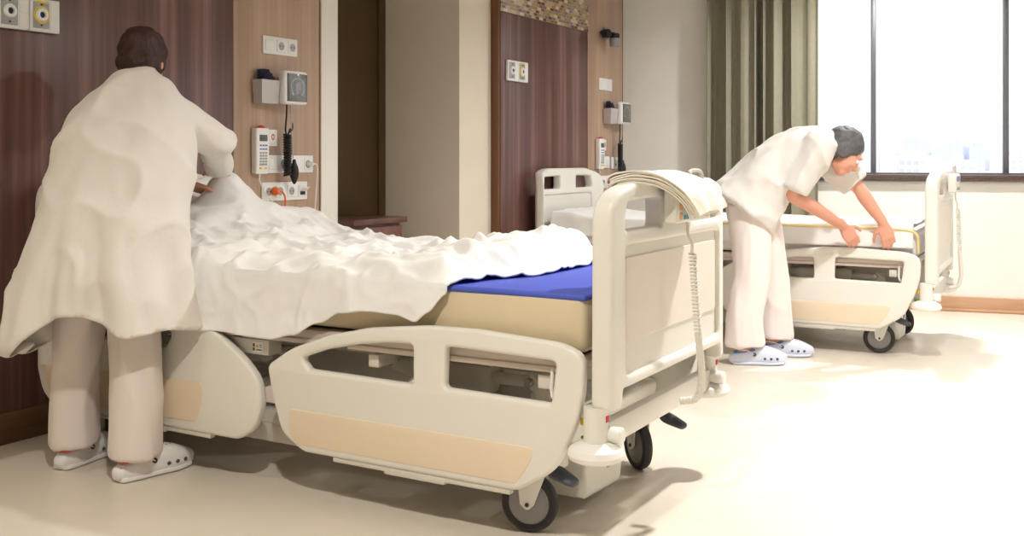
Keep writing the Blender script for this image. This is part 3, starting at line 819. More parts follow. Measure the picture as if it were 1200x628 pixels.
def mattress(label, O, top, side, rz=0):
    t = thing('mattress', label, 'mattress', O, rz)
    b = B(); box(b, (.12, -.415, .543), (2.345, .415, .703), .022, 3)
    bmesh.ops.subdivide_edges(b, edges=[e for e in b.edges if e.calc_length() > .5], cuts=40, use_grid_fill=True)
    for v in b.verts:
        if abs(v.co.y) > .35: v.co.y *= 1+.010*nz(v.co, (3, 1, 9))
    obj('mattress_core', b, side, t)
    b = B(); box(b, (.117, -.4165, .688), (2.348, .4165, .7075), .009, 3)
    obj('top_cover', b, top, t)
    return t
mattress('tan mattress with bright blue top on the nearest bed', O1, M['blue_cover'], M['tan_cover'])
mattress('white-sheeted mattress on the far bed', O2, M['sheet2'], M['sheet2'], RZ2)

# ------------------------------------------------------------------ bedding on the nearest bed
def lerp_table(tab, x):
    if x <= tab[0][0]: return tab[0][1]
    for (a, p), (c, q) in zip(tab, tab[1:]):
        if x <= c:
            t = (x-a)/(c-a); t = t*t*(3-2*t); return p+(q-p)*t
    return tab[-1][1]
def sstep(a, b, x):
    t = max(0, min(1, (x-a)/(b-a))); return t*t*(3-2*t)

HANG = [(.2, .23), (.6, .215), (1.0, .215), (1.23, .222), (1.33, .20), (1.43, .155), (1.52, .115), (1.62, .10), (1.72, .105), (1.80, .122), (1.85, .09), (1.90, .035), (2.3, .01)]
XEND = [(-.46, 1.90), (-.30, 1.94), (-.08, 2.03), (.15, 2.03), (.46, 1.99)]
def duvet():
    NX, NW = 230, 150; bm = B(); grid = []
    for i in range(NX+1):
        u = i/NX; row = []
        for j in range(NW+1):
            w = j/NW
            y_guess = .43-w*.86
            xe = lerp_table([(a, c) for a, c in XEND], y_guess)
            x = .16+(xe-.16)*u
            L = lerp_table(HANG, x); tot = .14+.86+L; d = w*tot
            if d < .14: y, z = .437, .715-(.14-d); nrm = V((0, 1, 0))
            elif d > 1.0: y, z = -.437-.035*((d-1.0)/.2)*(1+.6*math.sin(x*9)), .715-(d-1.0); nrm = V((0, -1, 0))
            else: y, z = .437-(d-.14)/.86*.874, .715; nrm = V((0, 0, 1))
            inner = sstep(0, .16, min(d-.0, tot-d)) if True else 1
            # raised head end held up by the nurse
            if nrm.z > .5:
                acr = sstep(-.44, -.1, y)*.85+.15
                lift = lerp_table([(0, .27), (.15, .255), (.25, .20), (.38, .125), (.5, .12), (.62, .135), (.75, .085), (.9, .04), (1.1, .012), (1.4, 0)], x)
                z += lift*acr+.17*math.exp(-((x-.47)/.10)**2-((y-.10)/.13)**2)
                edge = sstep(0, .10, xe-x)
                z += (.022+.075*sstep(.55, .12, xe-x)*(.35+.65*sstep(-.40, -.05, y)))*edge*sstep(-.44, -.36, y)+.004
            p = V((x, y, z))
            q = (x*1.0, y*1.0, z)
            r1 = 1-abs(nz(q, (2.1, 4.0, 3))); r2 = 1-abs(nz((x+y*.6+3, y-x*.2, z), (3.6, 8.5, 5))); r3 = 1-abs(nz((x-y*.8+7, y+x*.4, z), (9, 13, 9)))
            f = .032*(r1**7)+.030*(r2**10)+.014*(r3**7)-.011
            f += .010*nz((x, y, z), (14, 20, 14))
            f *= 1-.65*min(1, max(0, z-.79)/.08)
            f *= (.45 if nrm.z < .5 else 1.0)*(.35+.65*sstep(0, .12, xe-x))
            if nrm.z < .5: f += .016*math.sin(x*17+2*nz((x, 0, z), (3, 1, 5)))*((abs(.715-z))/.2)
            row.append(bm.verts.new(p+nrm*f))
        grid.append(row)
    for a, c in zip(grid, grid[1:]):
        for j in range(NW): bm.faces.new((a[j], c[j], c[j+1], a[j+1]))
    for _ in range(2): bmesh.ops.smooth_vert(bm, verts=bm.verts, factor=.5, use_axis_x=True, use_axis_y=True, use_axis_z=True)
    for v in bm.verts:      # never sink into the mattress
        if abs(v.co.y) < .44 and v.co.z < .7135 and v.co.z > .70: v.co.z = .7135
    for v in bm.verts: v.co += O1
    o = obj('bed_sheet', bm, M['linen'], angle=180)
    m = o.modifiers.new('thick', 'SOLIDIFY'); m.thickness = .006; m.offset = 1
    tag(o, 'crumpled white sheet pulled back over the nearest bed', 'bed sheet')
duvet()

def flat_sheet():
    NX, NW = 120, 80; bm = B(); grid = []
    for i in range(NX+1):
        row = []
        for j in range(NW+1):
            x = .13+2.20*i/NX; d = j/NW*1.02
            if d > .90: y, z, nrm = -.427-.004*(d-.9)/.12, .714-(d-.90), V((0, -1, 0))
            else: y, z, nrm = .42-d/.90*.847, .714, V((0, 0, 1))
            f = .010*nz((x, y, z), (4, 9, 4))+.006*nz((x+y, y, z), (14, 14, 9))+.004
            if nrm.z > .5: f += .03*sstep(.45, .2, x)+.012*sstep(1.9, 2.2, x)*(1+nz((x, y, 0), (9, 9, 1)))
            row.append(bm.verts.new(V((x, y, z))+nrm*max(f, .001)))
        grid.append(row)
    for a, c in zip(grid, grid[1:]):
        for j in range(NW): bm.faces.new((a[j], c[j], c[j+1], a[j+1]))
    bmesh.ops.smooth_vert(bm, verts=bm.verts, factor=.5, use_axis_x=True, use_axis_y=True, use_axis_z=True)
    root = obj('bed_sheet', bm, M['linen'], angle=180)
    m = root.modifiers.new('thick', 'SOLIDIFY'); m.thickness = .005; m.offset = 1
    root.matrix_world = T2
    tag(root, 'smooth white sheet spread over the far bed', 'bed sheet')
    b = B(); tube(b, catmull([V(p) for p in ((1.2, -.434, .705), (1.5, -.435, .704), (1.9, -.436, .702), (2.25, -.436, .70), (2.34, -.434, .675), (2.352, -.432, .62), (2.352, -.428, .57))], 6), .008, 10); obj('piping', b, M['piping'], root)
flat_sheet()

# folded linen over the nearest footboard
def folded_linen():
    bm = B(); n = 7
    A = [V((2.405, .345, .992)), V((2.435, .365, 1.006)), V((2.48, .40, 1.012)), V((2.522, .455, 1.002)), V((2.551, .515, .975)), V((2.563, .56, .944)), V((2.568, .585, .915))]
    W = [V((-.02, .12, -.004)), V((-.01, .14, 0)), V((.0, .15, .0)), V((.0, .148, .0)), V((.0, .14, .004)), V((.0, .132, .008)), V((.0, .125, .012))]
    for k in range(n):
        off = .0048*k
        pts = []; rr = []
        NI = 26; P = catmull(A, 6); WW = catmull(W, 6); rows = []
        Lk = int(len(P)*(1-.012*((k*5) % 3)-.006*k))
        cutw = 1-.03*((k*3) % 4)
        for i in range(Lk):
            a = P[max(i-1, 0)]; c = P[min(i+1, len(P)-1)]; t = (c-a).normalized(); nn = WW[i].cross(t).normalized()*-1
            if nn.z < 0 and i < len(P)*.5: nn = -nn
            if nn.x < 0 and i >= len(P)*.5: nn = -nn
            row = []
            for j in range(NI+1):
                s = -1+2*j/NI
                wv = .0025*math.sin(s*7+k*1.3+i*.12)+.003*nz((s*2, i*.15, k), (1.2, 1, 1))
                row.append(bm.verts.new(P[i]+WW[i]*(s*cutw-(1-cutw)*.3)+nn*(off+wv+.006)+t*(.006*math.sin(s*3+k))))
            rows.append((row, nn))
        top = rows; th = .0042
        bot = [[bm.verts.new(v.co-nn*th) for v in row] for row, nn in top]
        R = [r for r, _ in top]
        for i in range(len(R)-1):
            for j in range(NI):
                bm.faces.new((R[i][j], R[i][j+1], R[i+1][j+1], R[i+1][j])); bm.faces.new((bot[i][j+1], bot[i][j], bot[i+1][j], bot[i+1][j+1]))
            bm.faces.new((R[i][0], R[i+1][0], bot[i+1][0], bot[i][0])); bm.faces.new((R[i+1][NI], R[i][NI], bot[i][NI], bot[i+1][NI]))
        for j in range(NI):
            bm.faces.new((R[0][j+1], R[0][j], bot[0][j], bot[0][j+1])); bm.faces.new((R[-1][j], R[-1][j+1], bot[-1][j+1], bot[-1][j]))
    bmesh.ops.recalc_face_normals(bm, faces=bm.faces)
    o = obj('folded_linen', bm, M['cream_linen'], angle=60)
    tag(o, 'stack of folded cream linen draped over the nearest footboard', 'folded linen')
folded_linen()

def bed_control(label, O, rz=0, y0=.405, y1=.70):
    """keypad box hung on the footboard; y0..y1 in world metres for the nearest bed"""
    pc = V((2.495, (y0+y1)/2-.57, 0)); pc.rotate(Matrix.Rotation(rz, 3, 'Z'))
    t = thing('bed_control_panel', label, 'bed control', O+pc, rz); hw = (y1-y0)/2
    b = B(); box(b, (-.018, -hw, .895), (.022, hw, .998), .008, 3); bx = obj('control_housing', b, M['plastic'], t)
    b = B(); box(b, (.0215, -hw+.012, .90), (.0235, hw-.01, .99), .0005); obj('keypad_film', b, M['switch'], t)
    for s0 in (-hw+.018, hw-.045):
        b = B()
        for k in range(3): box(b, (.023, s0, .905+k*.028), (.0247, s0+.027, .925+k*.028), .0005)
        obj('orange_keys', b, M['amber'], t)
    b = B()
    for k in range(7): box(b, (.023, -hw+.055+k*.027, .905), (.0247, -hw+.077+k*.027, .917+.006*(k % 3)), .0005)
    obj('teal_keys', b, M['teal'], t)
    b = B()
    for k in range(7): box(b, (.023, -hw+.055+k*.027, .955), (.0247, -hw+.077+k*.027, .985), .0005)
    obj('blue_keys', b, M['bluekey'], t)
    b = B(); tube(b, catmull([(.0, .03, .99), (-.002, .03, 1.03), (-.006, .045, 1.045), (-.006, .12, 1.045), (-.002, .135, 1.03), (0, .135, .99)], 6), .006, 10); obj('hanging_hook', b, M['hub_light'], t)
    b = B(); tube(b, catmull([(.01, -.03, .897), (.012, -.028, .86), (.02, -.015, .83), (.022, -.02, .80)], 6), .0045, 8); obj('cord', b, M['cord'], t)
    b = B(); tube(b, helix((.024, -.02, .80), (.03, .01, .56), .0095, 22, 10), .0036, 6); obj('coiled_cord', b, M['cord'], t)
    b = B(); pts = catmull([(.03, .01, .56), (.036, .022, .46), (.034, .03, .40), (.015, .03, .355), (-.03, .02, .345)], 10)
    loft(b, pts, [.0105+.0018*(i % 2) for i in range(len(pts))], seg=10, sub=1); obj('corrugated_cord', b, M['cord'], t)
    return t
bed_control('keypad box with coiled cord hung on the nearest footboard', O1)
bed_control('keypad box with coiled cord hung on the far footboard', O2, RZ2)

# ------------------------------------------------------------------ people
def head_shape(bm, c, f, u):
    f = V(f).normalized(); u = V(u); u = (u-f*u.dot(f)).normalized(); r = f.cross(u)
    R = Matrix((r, f, u)).transposed(); c = V(c)
    P = lambda x, y, z: c+R @ V((x, y, z))
    ellipsoid(bm, P(0, -.012, .028), (.073, .092, .085), R, 28, 20)
    ellipsoid(bm, P(0, .03, -.03), (.060, .062, .082), R, 28, 20)
    ellipsoid(bm, P(0, .052, -.092), (.036, .034, .026), R)
    for s in (-1, 1):
        ellipsoid(bm, P(s*.076, -.012, -.008), (.011, .022, .033), R)
        ellipsoid(bm, P(s*.037, .060, -.030), (.024, .026, .024), R)
        ellipsoid(bm, P(s*.030, .083, .022), (.026, .012, .009), R)
        ellipsoid(bm, P(s*.010, .098, -.036), (.010, .012, .009), R)
    loft(bm, [P(0, .082, .016), P(0, .096, -.012), P(0, .108, -.034), P(0, .09, -.045)], [(.009, .010), (.010, .012), (.013, .012), (.010, .008)], side=r, sub=4, dome=True)
    ellipsoid(bm, P(0, .088, -.062), (.024, .011, .006), R); ellipsoid(bm, P(0, .086, -.072), (.020, .011, .007), R)
    return P, R

def hand_shape(bm, w, d, palm, thumb, curl=.5):
    """w wrist, d direction of fingers, palm: the way the palm faces, thumb: side of the thumb"""
    w = V(w); d = V(d).normalized(); palm = V(palm); palm = (palm-d*palm.dot(d)).normalized(); t = V(thumb); t = (t-d*t.dot(d)-palm*t.dot(palm)).normalized()
    loft(bm, [w-d*.03, w+d*.01, w+d*.05, w+d*.088], [(.025, .019), (.030, .017), (.041, .0145), (.039, .012)], side=t, sub=4, power=2.4, dome=True)
    for k, (ofs, L, rr) in enumerate(((.029, .072, .0085), (.0095, .081, .0088), (-.0105, .075, .0085), (-.0295, .058, .0075))):
        p = w+d*(.082-.004*abs(k-1))+t*ofs; pts = [p-d*.02, p]; a = curl*.35
        for seg, frac in enumerate((.45, .30, .25)):
            a += curl*(.45 if seg else .15)
            p = p+(d*math.cos(a)+palm*math.sin(a)+t*(.04*(1.5-k)))*L*frac; pts.append(p)
        loft(bm, pts, [rr*1.05, rr*1.05, rr, rr*.95, rr*.8], side=t, seg=12, sub=3, dome=True)
    p = w+d*.022+t*.026; pts = [p-t*.012, p]; 
    for v_, L in ((t*.75+d*.6+palm*.25, .038), (t*.45+d*.85+palm*.35, .030), (t*.2+d*.95+palm*.4, .024)): p = p+v_.normalized()*L; pts.append(p)
    loft(bm, pts, [.013, .0125, .0105, .010, .0085], side=palm, seg=12, sub=3, dome=True)

def clog(root, heel, d, m, lining, name='clog'):
    heel = V((heel[0], heel[1], 0)); d = V((d[0], d[1], 0)).normalized(); s = V((-d.y, d.x, 0)); MT = Matrix(((d.x, s.x, 0, heel.x), (d.y, s.y, 0, heel.y), (0, 0, 1, 0), (0, 0, 0, 1)))
    P = lambda x, y, z: MT @ V((x, y, z))
    b = B()
    loft(b, [P(-.004, 0, .03), P(.03, 0, .034), (P(.10, 0, .044)), P(.14, 0, .050), P(.185, 0, .046), P(.225, 0, .038), P(.248, 0, .033)], [(.030, .028), (.042, .034), (.045, .042), (.050, .048), (.055, .043), (.050, .035), (.040, .029)], side=s, power=2.7, sub=4, dome=True, seg=28)
    for v in b.verts: v.co.z = max(v.co.z, .003)
    bb = voxel(b, .006, 2)
    o = obj(name, bb, m, root, angle=60)
    b = B(); loft(b, [P(-.008, 0, .010), P(.05, 0, .010), P(.12, 0, .010), P(.19, 0, .010), P(.248, 0, .012)], [(.034, .009), (.044, .009), (.048, .009), (.057, .009), (.042, .009)], side=s, power=4, sub=4, seg=24, dome=True)
    for v in b.verts: v.co.z = max(v.co.z, .001)
    obj('sole', b, m, o)
    b = B(); loft(b, [P(.0, 0, .062), P(.04, 0, .068), P(.09, 0, .076), P(.135, 0, .083)], [(.024, .006), (.034, .007), (.036, .007), (.030, .006)], side=s, sub=4, seg=20, dome=True); obj('lining', b, lining, o)
    b = B(); pts = [P(.095, .044, .056), P(.06, .047, .078), P(.0, .036, .088), P(-.018, 0, .09), P(.0, -.036, .088), P(.06, -.047, .078), P(.095, -.044, .056)]
    loft(b, pts, [(.003, .008)]*7, side=(0, 0, 1), sub=4, seg=10); 
    obj('heel_strap', b, m, o)
    for q in (-1, 1):
        b = B(); lathe(b, [(.009, -.002), (.009, .003), (.006, .005)], 14, MT @ Matrix.Translation((.097, q*.045, .056)) @ Matrix.Rotation(-q*PI/2, 4, 'X')); obj('rivet', b, M['darkmetal'], o)
    holes = [(x, y, z-.0035, .0062) for x, y, z in ((.155, 0, .0975), (.155, .022, .093), (.155, -.022, .093), (.178, .012, .091), (.178, -.012, .091), (.178, .033, .082), (.178, -.033, .082), (.20, 0, .084), (.20, .024, .079), (.20, -.024, .079))]
    holes += [(x, q*(w-.003), .036, .008) for q in (-1, 1) for x, w in ((.15, .0505), (.182, .0545), (.214, .0525))]
    for x, y, z, r in holes:
        b = B(); ellipsoid(b, P(x, y, z), (r, r, r*.9), None, 10, 8); obj('vent_hole', b, M['hole'], o)
    return o

def eyes(root, P):
    for s in (-1, 1):
        b = B(); ellipsoid(b, P(s*.030, .077, -.004), (.0115,)*3); e = obj('eye', b, M['white'], root)
        b = B(); ellipsoid(b, P(s*.030, .0845, -.004), (.0055,)*3); obj('iris', b, M['darkmetal'], e)

def cloth_fold(bm, amp, sx, sz, seed=0.0):
    def f(p, n):
        r = 1-abs(noise.noise(V((p.x*sx+seed, p.y*sx, p.z*sz)))); return amp*(r**4)-amp*.35+amp*.35*noise.noise(V((p.x*sx*3+seed, p.y*sx*3, p.z*sz*2.2)))
    displace(bm, f)

def nurse_one():
    root = thing('person', 'nurse in a long white coat seen from behind leaning over nearest bed', 'person', (.60, -.02, 0))
    root.location = (0, 0, 0)
    sd = V((.866, .5, 0)); fw = V((-.5, .866, 0))
    # body: one continuous surface
    b = B()
    P, R = head_shape(b, (.415, .315, 1.452), V((-.42, .80, -.42)), (0, 0, 1))
    loft(b, [(.66, -.03, .82), (.65, -.02, .95), (.635, .02, 1.06), (.60, .08, 1.17), (.565, .14, 1.265), (.53, .19, 1.315)], [(.155, .11), (.155, .11), (.13, .095), (.15, .10), (.155, .085), (.07, .06)], side=sd, sub=4, dome=True, seg=24)
    loft(b, [(.53, .19, 1.30), (.48, .245, 1.37), (.435, .29, 1.42)], [(.06, .055), (.052, .052), (.052, .055)], side=sd, sub=4, dome=True)
    SR = V((.71, .20, 1.245)); ER = V((.775, .345, 1.15)); WR = V((.53, .60, 1.04))
    SL = V((.455, .075, 1.235)); EL = V((.37, .27, 1.05)); WL = V((.42, .53, .98))
    for S_, E_, W_ in ((SR, ER, WR), (SL, EL, WL)):
        loft(b, [S_, S_.lerp(E_, .5), E_, E_.lerp(W_, .35), W_], [.05, .045, .037, .038, .026], seg=16, sub=4, dome=True, propagate=True)
    hand_shape(b, WR, (-.55, .7, -.25), (-.3, -.3, -1), (-.8, -.4, .1), .8)
    hand_shape(b, WL, (.35, .85, -.3), (.2, -.3, -1), (.8, -.4, .1), .8)
    for hx, hy, kx, ky, ax, ay in ((.57, -.06, .50, -.02, .45, -.02), (.73, -.02, .75, .0, .755, -.01)):
        loft(b, [(hx, hy, .84), (kx, ky, .48), (ax, ay-.01, .30), (ax, ay, .09)], [(.085, .09), (.06, .06), (.055, .06), (.036, .04)], side=sd, sub=4, dome=True)
    for (ax, ay, d) in ((.455, -.02, V((-.25, 1, 0))), (.765, -.01, V((.12, 1, 0)))):
        d.normalize(); loft(b, [V((ax, ay, .10)), V((ax, ay, .05)), V((ax, ay, .04))+d*.10, V((ax, ay, .032))+d*.17], [(.034, .036), (.034, .038), (.034, .026), (.026, .015)], side=V((-d.y, d.x, 0)), sub=3, dome=True)
    obj('body', voxel(b, .0055, 4), M['skin'], root, angle=180)
    eyes(root, P)
    # hair: short, dark auburn, covering crown, sides and nape
    b = B(); ellipsoid(b, P(0, -.022, .038), (.088, .104, .094), R, 32, 24); ellipsoid(b, P(0, -.055, -.03), (.075, .062, .07), R, 28, 20)
    for s in (-1, 1): ellipsoid(b, P(s*.066, -.02, -.005), (.022, .05, .055), R)
    bm = voxel(b, .006, 2)
    displace(bm, lambda p, n: .006*noise.noise(p*28)+.004*noise.noise(V((p.x*90, p.y*90, p.z*25))))
    obj('hair', bm, M['hair_red'], root, angle=180)
    # coat
    b = B()
    loft(b, [(.68, -.105, .43), (.682, -.10, .55), (.685, -.09, .68), (.69, -.045, .86), (.68, .0, 1.02), (.635, .055, 1.16), (.585, .12, 1.262), (.535, .175, 1.335), (.50, .225, 1.372)],
         [(.335, .18), (.312, .175), (.290, .165), (.258, .158), (.243, .14), (.232, .13), (.20, .108), (.115, .085), (.074, .066)], side=sd, sub=5, seg=40, power=2.2)
    for S_, E_, W_ in ((SR, ER, WR), (SL, EL, WL)):
        loft(b, [S_-(E_-S_)*.12, S_.lerp(E_, .12), S_.lerp(E_, .5), E_, E_.lerp(W_, .5), E_.lerp(W_, .93)], [.06, .074, .070, .062, .054, .047], seg=22, sub=4, propagate=True)
    bm = voxel(b, .011, 5)
    def pleat(p, n):
        k = sstep(1.0, .45, p.z); a = math.atan2((p-V((.68, -.1, 0))).dot(fw), (p-V((.68, -.1, 0))).dot(sd))
        return k*(.022*math.sin(a*7+.6)+.010*math.sin(a*13+p.z*2))
    displace(bm, pleat)
    cloth_fold(bm, .019, 5.0, 4.2, 3.1)
    # open the hem: higher at the back slit, lower at the wings
    def hem(p):
        q = p-V((.68, -.1, 0)); a = q.dot(sd); back = q.dot(fw) < 0
        return .505-.10*sstep(.05, .33, -a)+(.075*math.exp(-((a+.03)/.11)**2) if back else 0)+.008*math.sin(a*30)
    bmesh.ops.delete(bm, geom=[v for v in bm.verts if v.co.z < hem(v.co)], context='VERTS')
    for _ in range(14):
        bd = {}
        for e in bm.edges:
            if e.is_boundary:
                for v in e.verts: bd.setdefault(v, []).append(e.other_vert(v))
        new = {v: v.co*.4+(n_[0].co+n_[1].co)*.3 for v, n_ in bd.items() if len(n_) == 2}
        for v, c in new.items(): v.co = c
    coat = obj('coat', bm, M['coat'], root, angle=180)
    md = coat.modifiers.new('thick', 'SOLIDIFY'); md.thickness = .004; md.offset = -1
    # trousers
    b = B()
    loft(b, [(.65, -.03, 1.0), (.655, -.04, .9), (.655, -.045, .80)], [(.16, .115), (.17, .125), (.17, .125)], side=sd, sub=3, seg=28, dome=True)
    for hx, hy, kx, ky, ax, ay in ((.57, -.06, .50, -.03, .455, -.02), (.73, -.02, .76, -.01, .765, -.01)):
        loft(b, [(hx, hy, .84), (kx, ky, .48), (ax, ay, .25), (ax, ay, .072)], [(.095, .105), (.082, .088), (.082, .09), (.086, .098)], side=sd, sub=6, seg=28)
    bm = voxel(b, .01, 4); cloth_fold(bm, .009, 9, 2.2, 8)
    obj('trousers', bm, M['trousers'], root, angle=180)
    for (ax, ay, d) in ((.455, -.02, V((-.25, 1, 0))), (.765, -.01, V((.12, 1, 0)))):
        d.normalize(); h = V((ax, ay, 0))-d*.055
        clog(root, h, d, M['clog'], M['sock_red'])
nurse_one()

def nurse_two():
    root = thing('person', 'nurse in a white tunic bending low over the far bed by the window', 'person')
    fw = V((.866, .5, 0)); sd = V((-.5, .866, 0))
    b = B()
    P, R = head_shape(b, (2.41, 3.255, 1.125), V((.62, .36, -.70)), (.62, .36, .70))
    loft(b, [(1.965, 3.065, .78), (1.965, 3.065, .90), (2.06, 3.11, 1.02), (2.19, 3.165, 1.115), (2.30, 3.205, 1.155), (2.34, 3.22, 1.16)], [(.15, .11), (.15, .12), (.125, .10), (.145, .105), (.14, .08), (.06, .055)], side=sd, sub=4, dome=True, seg=24)
    loft(b, [(2.31, 3.205, 1.155), (2.37, 3.235, 1.16), (2.41, 3.255, 1.14)], [(.058, .055), (.05, .052), (.05, .052)], side=sd, sub=4, dome=True)
    SR = V((2.315, 3.045, 1.13)); ER = V((2.185, 3.02, .905)); WR = V((2.37, 3.395, .715))
    SL = V((2.26, 3.36, 1.12)); EL = V((2.44, 3.43, .93)); WL = V((2.565, 3.475, .735))
    for S_, E_, W_ in ((SR, ER, WR), (SL, EL, WL)):
        loft(b, [S_, S_.lerp(E_, .5), E_, E_.lerp(W_, .35), W_], [.05, .045, .037, .039, .026], seg=16, sub=4, dome=True, propagate=True)
    hand_shape(b, WR, (.35, .30, -.62), (-.4, .8, -.1), (.75, .1, .5), .55)
    hand_shape(b, WL, (.25, .12, -.85), (-.3, .8, -.1), (-.85, .1, -.2), .55)
    legs = ((1.97, 2.99, 1.99, 2.97, 1.965, 2.93), (1.97, 3.13, 2.02, 3.20, 2.03, 3.23))
    for hx, hy, kx, ky, ax, ay in legs:
        loft(b, [(hx, hy, .82), (kx, ky, .47), (ax, ay, .30), (ax, ay, .09)], [(.085, .09), (.06, .06), (.055, .06), (.036, .04)], side=sd, sub=4, dome=True)
    feet = ((1.965, 2.93, V((.866, .45, 0))), (2.03, 3.23, V((.9, .42, 0))))
    for (ax, ay, d) in feet:
        d.normalize(); loft(b, [V((ax, ay, .10)), V((ax, ay, .05)), V((ax, ay, .04))+d*.10, V((ax, ay, .032))+d*.17], [(.034, .036), (.034, .038), (.034, .026), (.026, .015)], side=V((-d.y, d.x, 0)), sub=3, dome=True)
    obj('body', voxel(b, .0055, 4), M['skin'], root, angle=180)
    eyes(root, P)
    b = B(); ellipsoid(b, P(0, -.026, .036), (.086, .100, .090), R, 32, 24); ellipsoid(b, P(0, -.058, -.03), (.074, .06, .07), R, 28, 20)
    for s in (-1, 1): ellipsoid(b, P(s*.066, -.022, -.005), (.021, .048, .055), R)
    bm = voxel(b, .006, 2); displace(bm, lambda p, n: .006*noise.noise(p*28)+.004*noise.noise(V((p.x*90, p.y*90, p.z*25))))
    obj('hair', bm, M['hair_grey'], root, angle=180)
    b = B()
    loft(b, [(1.91, 3.035, .80), (1.935, 3.048, .835), (1.975, 3.068, .89), (2.03, 3.095, .97), (2.10, 3.125, 1.05), (2.20, 3.165, 1.12), (2.295, 3.2, 1.16), (2.345, 3.22, 1.165)],
         [(.205, .215), (.20, .20), (.19, .18), (.185, .16), (.18, .145), (.185, .132), (.155, .10), (.075, .07)], side=sd, sub=5, seg=40, power=2.3)
    for S_, E_ in ((SR, ER), (SL, EL)):
        loft(b, [S_-(E_-S_)*.3, S_, S_.lerp(E_, .5), S_.lerp(E_, .92)], [.085, .09, .088, .086], seg=24, sub=4, propagate=True)
    bm = voxel(b, .010, 5); cloth_fold(bm, .016, 6, 5, 1.7)
    obj('tunic', bm, M['tunic'], root, angle=180)
    b = B()
    loft(b, [(2.02, 3.09, .97), (1.965, 3.065, .90), (1.965, 3.065, .78)], [(.15, .11), (.165, .135), (.165, .135)], side=sd, sub=3, seg=28, dome=True)
    for hx, hy, kx, ky, ax, ay in legs:
        loft(b, [(hx, hy, .84), (kx, ky, .47), (ax, ay, .25), (ax, ay, .098)], [(.10, .115), (.088, .10), (.09, .10), (.098, .108)], side=sd, sub=6, seg=28)
    bm = voxel(b, .01, 4); cloth_fold(bm, .010, 9, 2.5, 4)
    obj('trousers', bm, M['trousers'], root, angle=180)
    for (ax, ay, d) in feet:
        h = V((ax, ay, 0))-d*.055
        clog(root, h, d, M['clog_blue'], M['sock_blue'])
nurse_two()

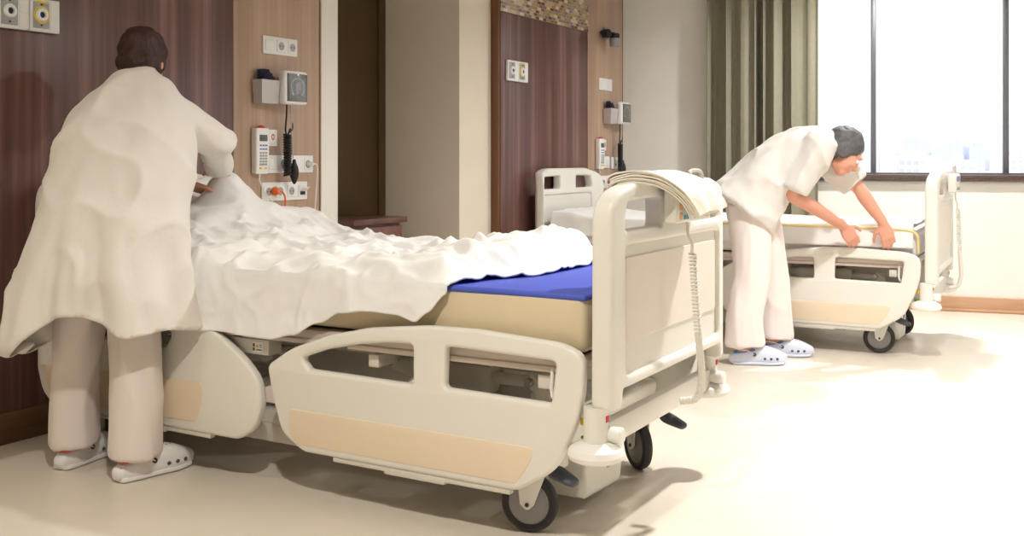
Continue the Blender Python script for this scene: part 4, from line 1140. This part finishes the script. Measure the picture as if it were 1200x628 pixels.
# ------------------------------------------------------------------ the city outside, far below
def outside():
    b = B(); N = 40
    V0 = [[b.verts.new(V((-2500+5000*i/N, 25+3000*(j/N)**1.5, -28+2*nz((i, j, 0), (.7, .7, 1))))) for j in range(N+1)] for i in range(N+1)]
    for i in range(N):
        for j in range(N): b.faces.new((V0[i][j], V0[i+1][j], V0[i+1][j+1], V0[i][j+1]))
    o = obj('ground', b, M['ground']); tag(o, kind='structure')
    b = B(); N = 80; rows = []
    for j, (yy, hh) in enumerate(((1900, -28), (2300, 25), (2700, 85), (3300, 60), (4200, -28))):
        rows.append([b.verts.new(V((-3800+7200*i/N, yy, hh+(30*nz((i, j, 2), (.13, 1, 1))+14*nz((i, j, 5), (.5, 1, 1)) if 0 < j < 4 else 0)))) for i in range(N+1)])
    for a, c in zip(rows, rows[1:]):
        for i in range(N): b.faces.new((a[i], a[i+1], c[i+1], c[i]))
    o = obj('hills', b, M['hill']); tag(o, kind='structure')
    rnd = random.Random(11)
    for k in range(44):
        row = k//7; q = k % 7
        u = 945+(q+.5+.35*(row % 2))*46+rnd.uniform(-6, 6); X = (u-600)/1205; Z = 170+row*95+row*row*9+rnd.uniform(-8, 8)
        d = V((X*math.cos(YAW)-math.sin(YAW), X*math.sin(YAW)+math.cos(YAW), 0))
        c = V((CAM_X, CAM_Y, 0))+d*Z
        w = (46/1205*Z)*rnd.uniform(.45, .66); dp = rnd.uniform(14, 24); h = rnd.uniform(9, 20)+Z*.03
        root = thing('city_building', 'hazy pale apartment block in the distant city beyond the window', 'building', (c.x, c.y, -28), rnd.uniform(.1, .3), 'city blocks beyond the window')
        b = B(); box(b, (-w/2, -dp/2, 0), (w/2, dp/2, h)); box(b, (-w*.2, -dp*.2, h), (w*.1, dp*.2, h+2.5))
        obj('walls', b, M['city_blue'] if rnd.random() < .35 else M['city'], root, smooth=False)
        b = B(); nf = max(2, int(h/3.2)); nc = max(3, int(w/4))
        for f in range(nf):
            for q in range(nc):
                x = -w/2+w*(q+.5)/nc; z = 1.5+f*3.2
                if z+1.8 < h: box(b, (x-.9, -dp/2-.06, z), (x+.9, -dp/2+.1, z+1.6))
        obj('windows', b, M['city_glass'], root, smooth=False)
outside()

# ------------------------------------------------------------------ light
w = bpy.data.worlds.new('sky'); SC.world = w; w.use_nodes = True
bg = w.node_tree.nodes['Background']; bg.inputs[0].default_value = (0.90, 0.95, 1.0, 1); bg.inputs[1].default_value = 1.7

def ceiling_light(x, y, power, size, rgb=(1, .965, .91), spread=math.radians(150)):
    t = thing('ceiling_light', 'round recessed ceiling light', 'lamp', (x, y, CEIL), group='ceiling lights')
    b = B(); lathe(b, [(size+.03, -.012), (size+.03, 0), (size, 0), (size, -.012)], 40, closed=True); obj('trim_ring', b, M['alum'], t)
    b = B(); lathe(b, [(size, -.006), (size, -.002)], 40); obj('diffuser', b, M['lampglow'], t)
    l = bpy.data.lights.new('ceiling_lamp', 'AREA'); l.shape = 'DISK'; l.size = size*2; l.energy = power; l.color = rgb; l.spread = spread
    o = bpy.data.objects.new('ceiling_lamp', l); COL.objects.link(o); o.location = (0, 0, -.02); o.parent = t
    return t
ceiling_light(2.65, -1.5, 46, .07, (1, .95, .865))
ceiling_light(3.1, 1.7, 66, .07, (1, .99, .975))
ceiling_light(2.5, 4.5, 52, .07, (1, .995, .985))
ceiling_light(.9, -1.7, 8, .07, (1, .93, .82))
ceiling_light(4.7, 3.0, 30, .07, (1, .995, .985))

city_fill = bpy.data.lights.new('city_fill', 'SUN'); city_fill.energy = .5; city_fill.angle = math.radians(8); city_fill.color = (1, .98, .95)  # lamp added outside to whiten the city facades
so = bpy.data.objects.new('city_fill', city_fill); COL.objects.link(so); so.rotation_euler = (math.radians(50), 0, math.radians(12)); so.location = (0, -30, 40)

vs = SC.view_settings; vs.view_transform = 'Standard'; vs.look = 'None'; vs.gamma = 1.0; vs.use_curve_mapping = False; vs.exposure = 0.0
SC.display_settings.display_device = 'sRGB'
SC.cycles.max_bounces = 8; SC.cycles.diffuse_bounces = 4; SC.cycles.caustics_reflective = False; SC.cycles.caustics_refractive = False; SC.cycles.sample_clamp_indirect = 6
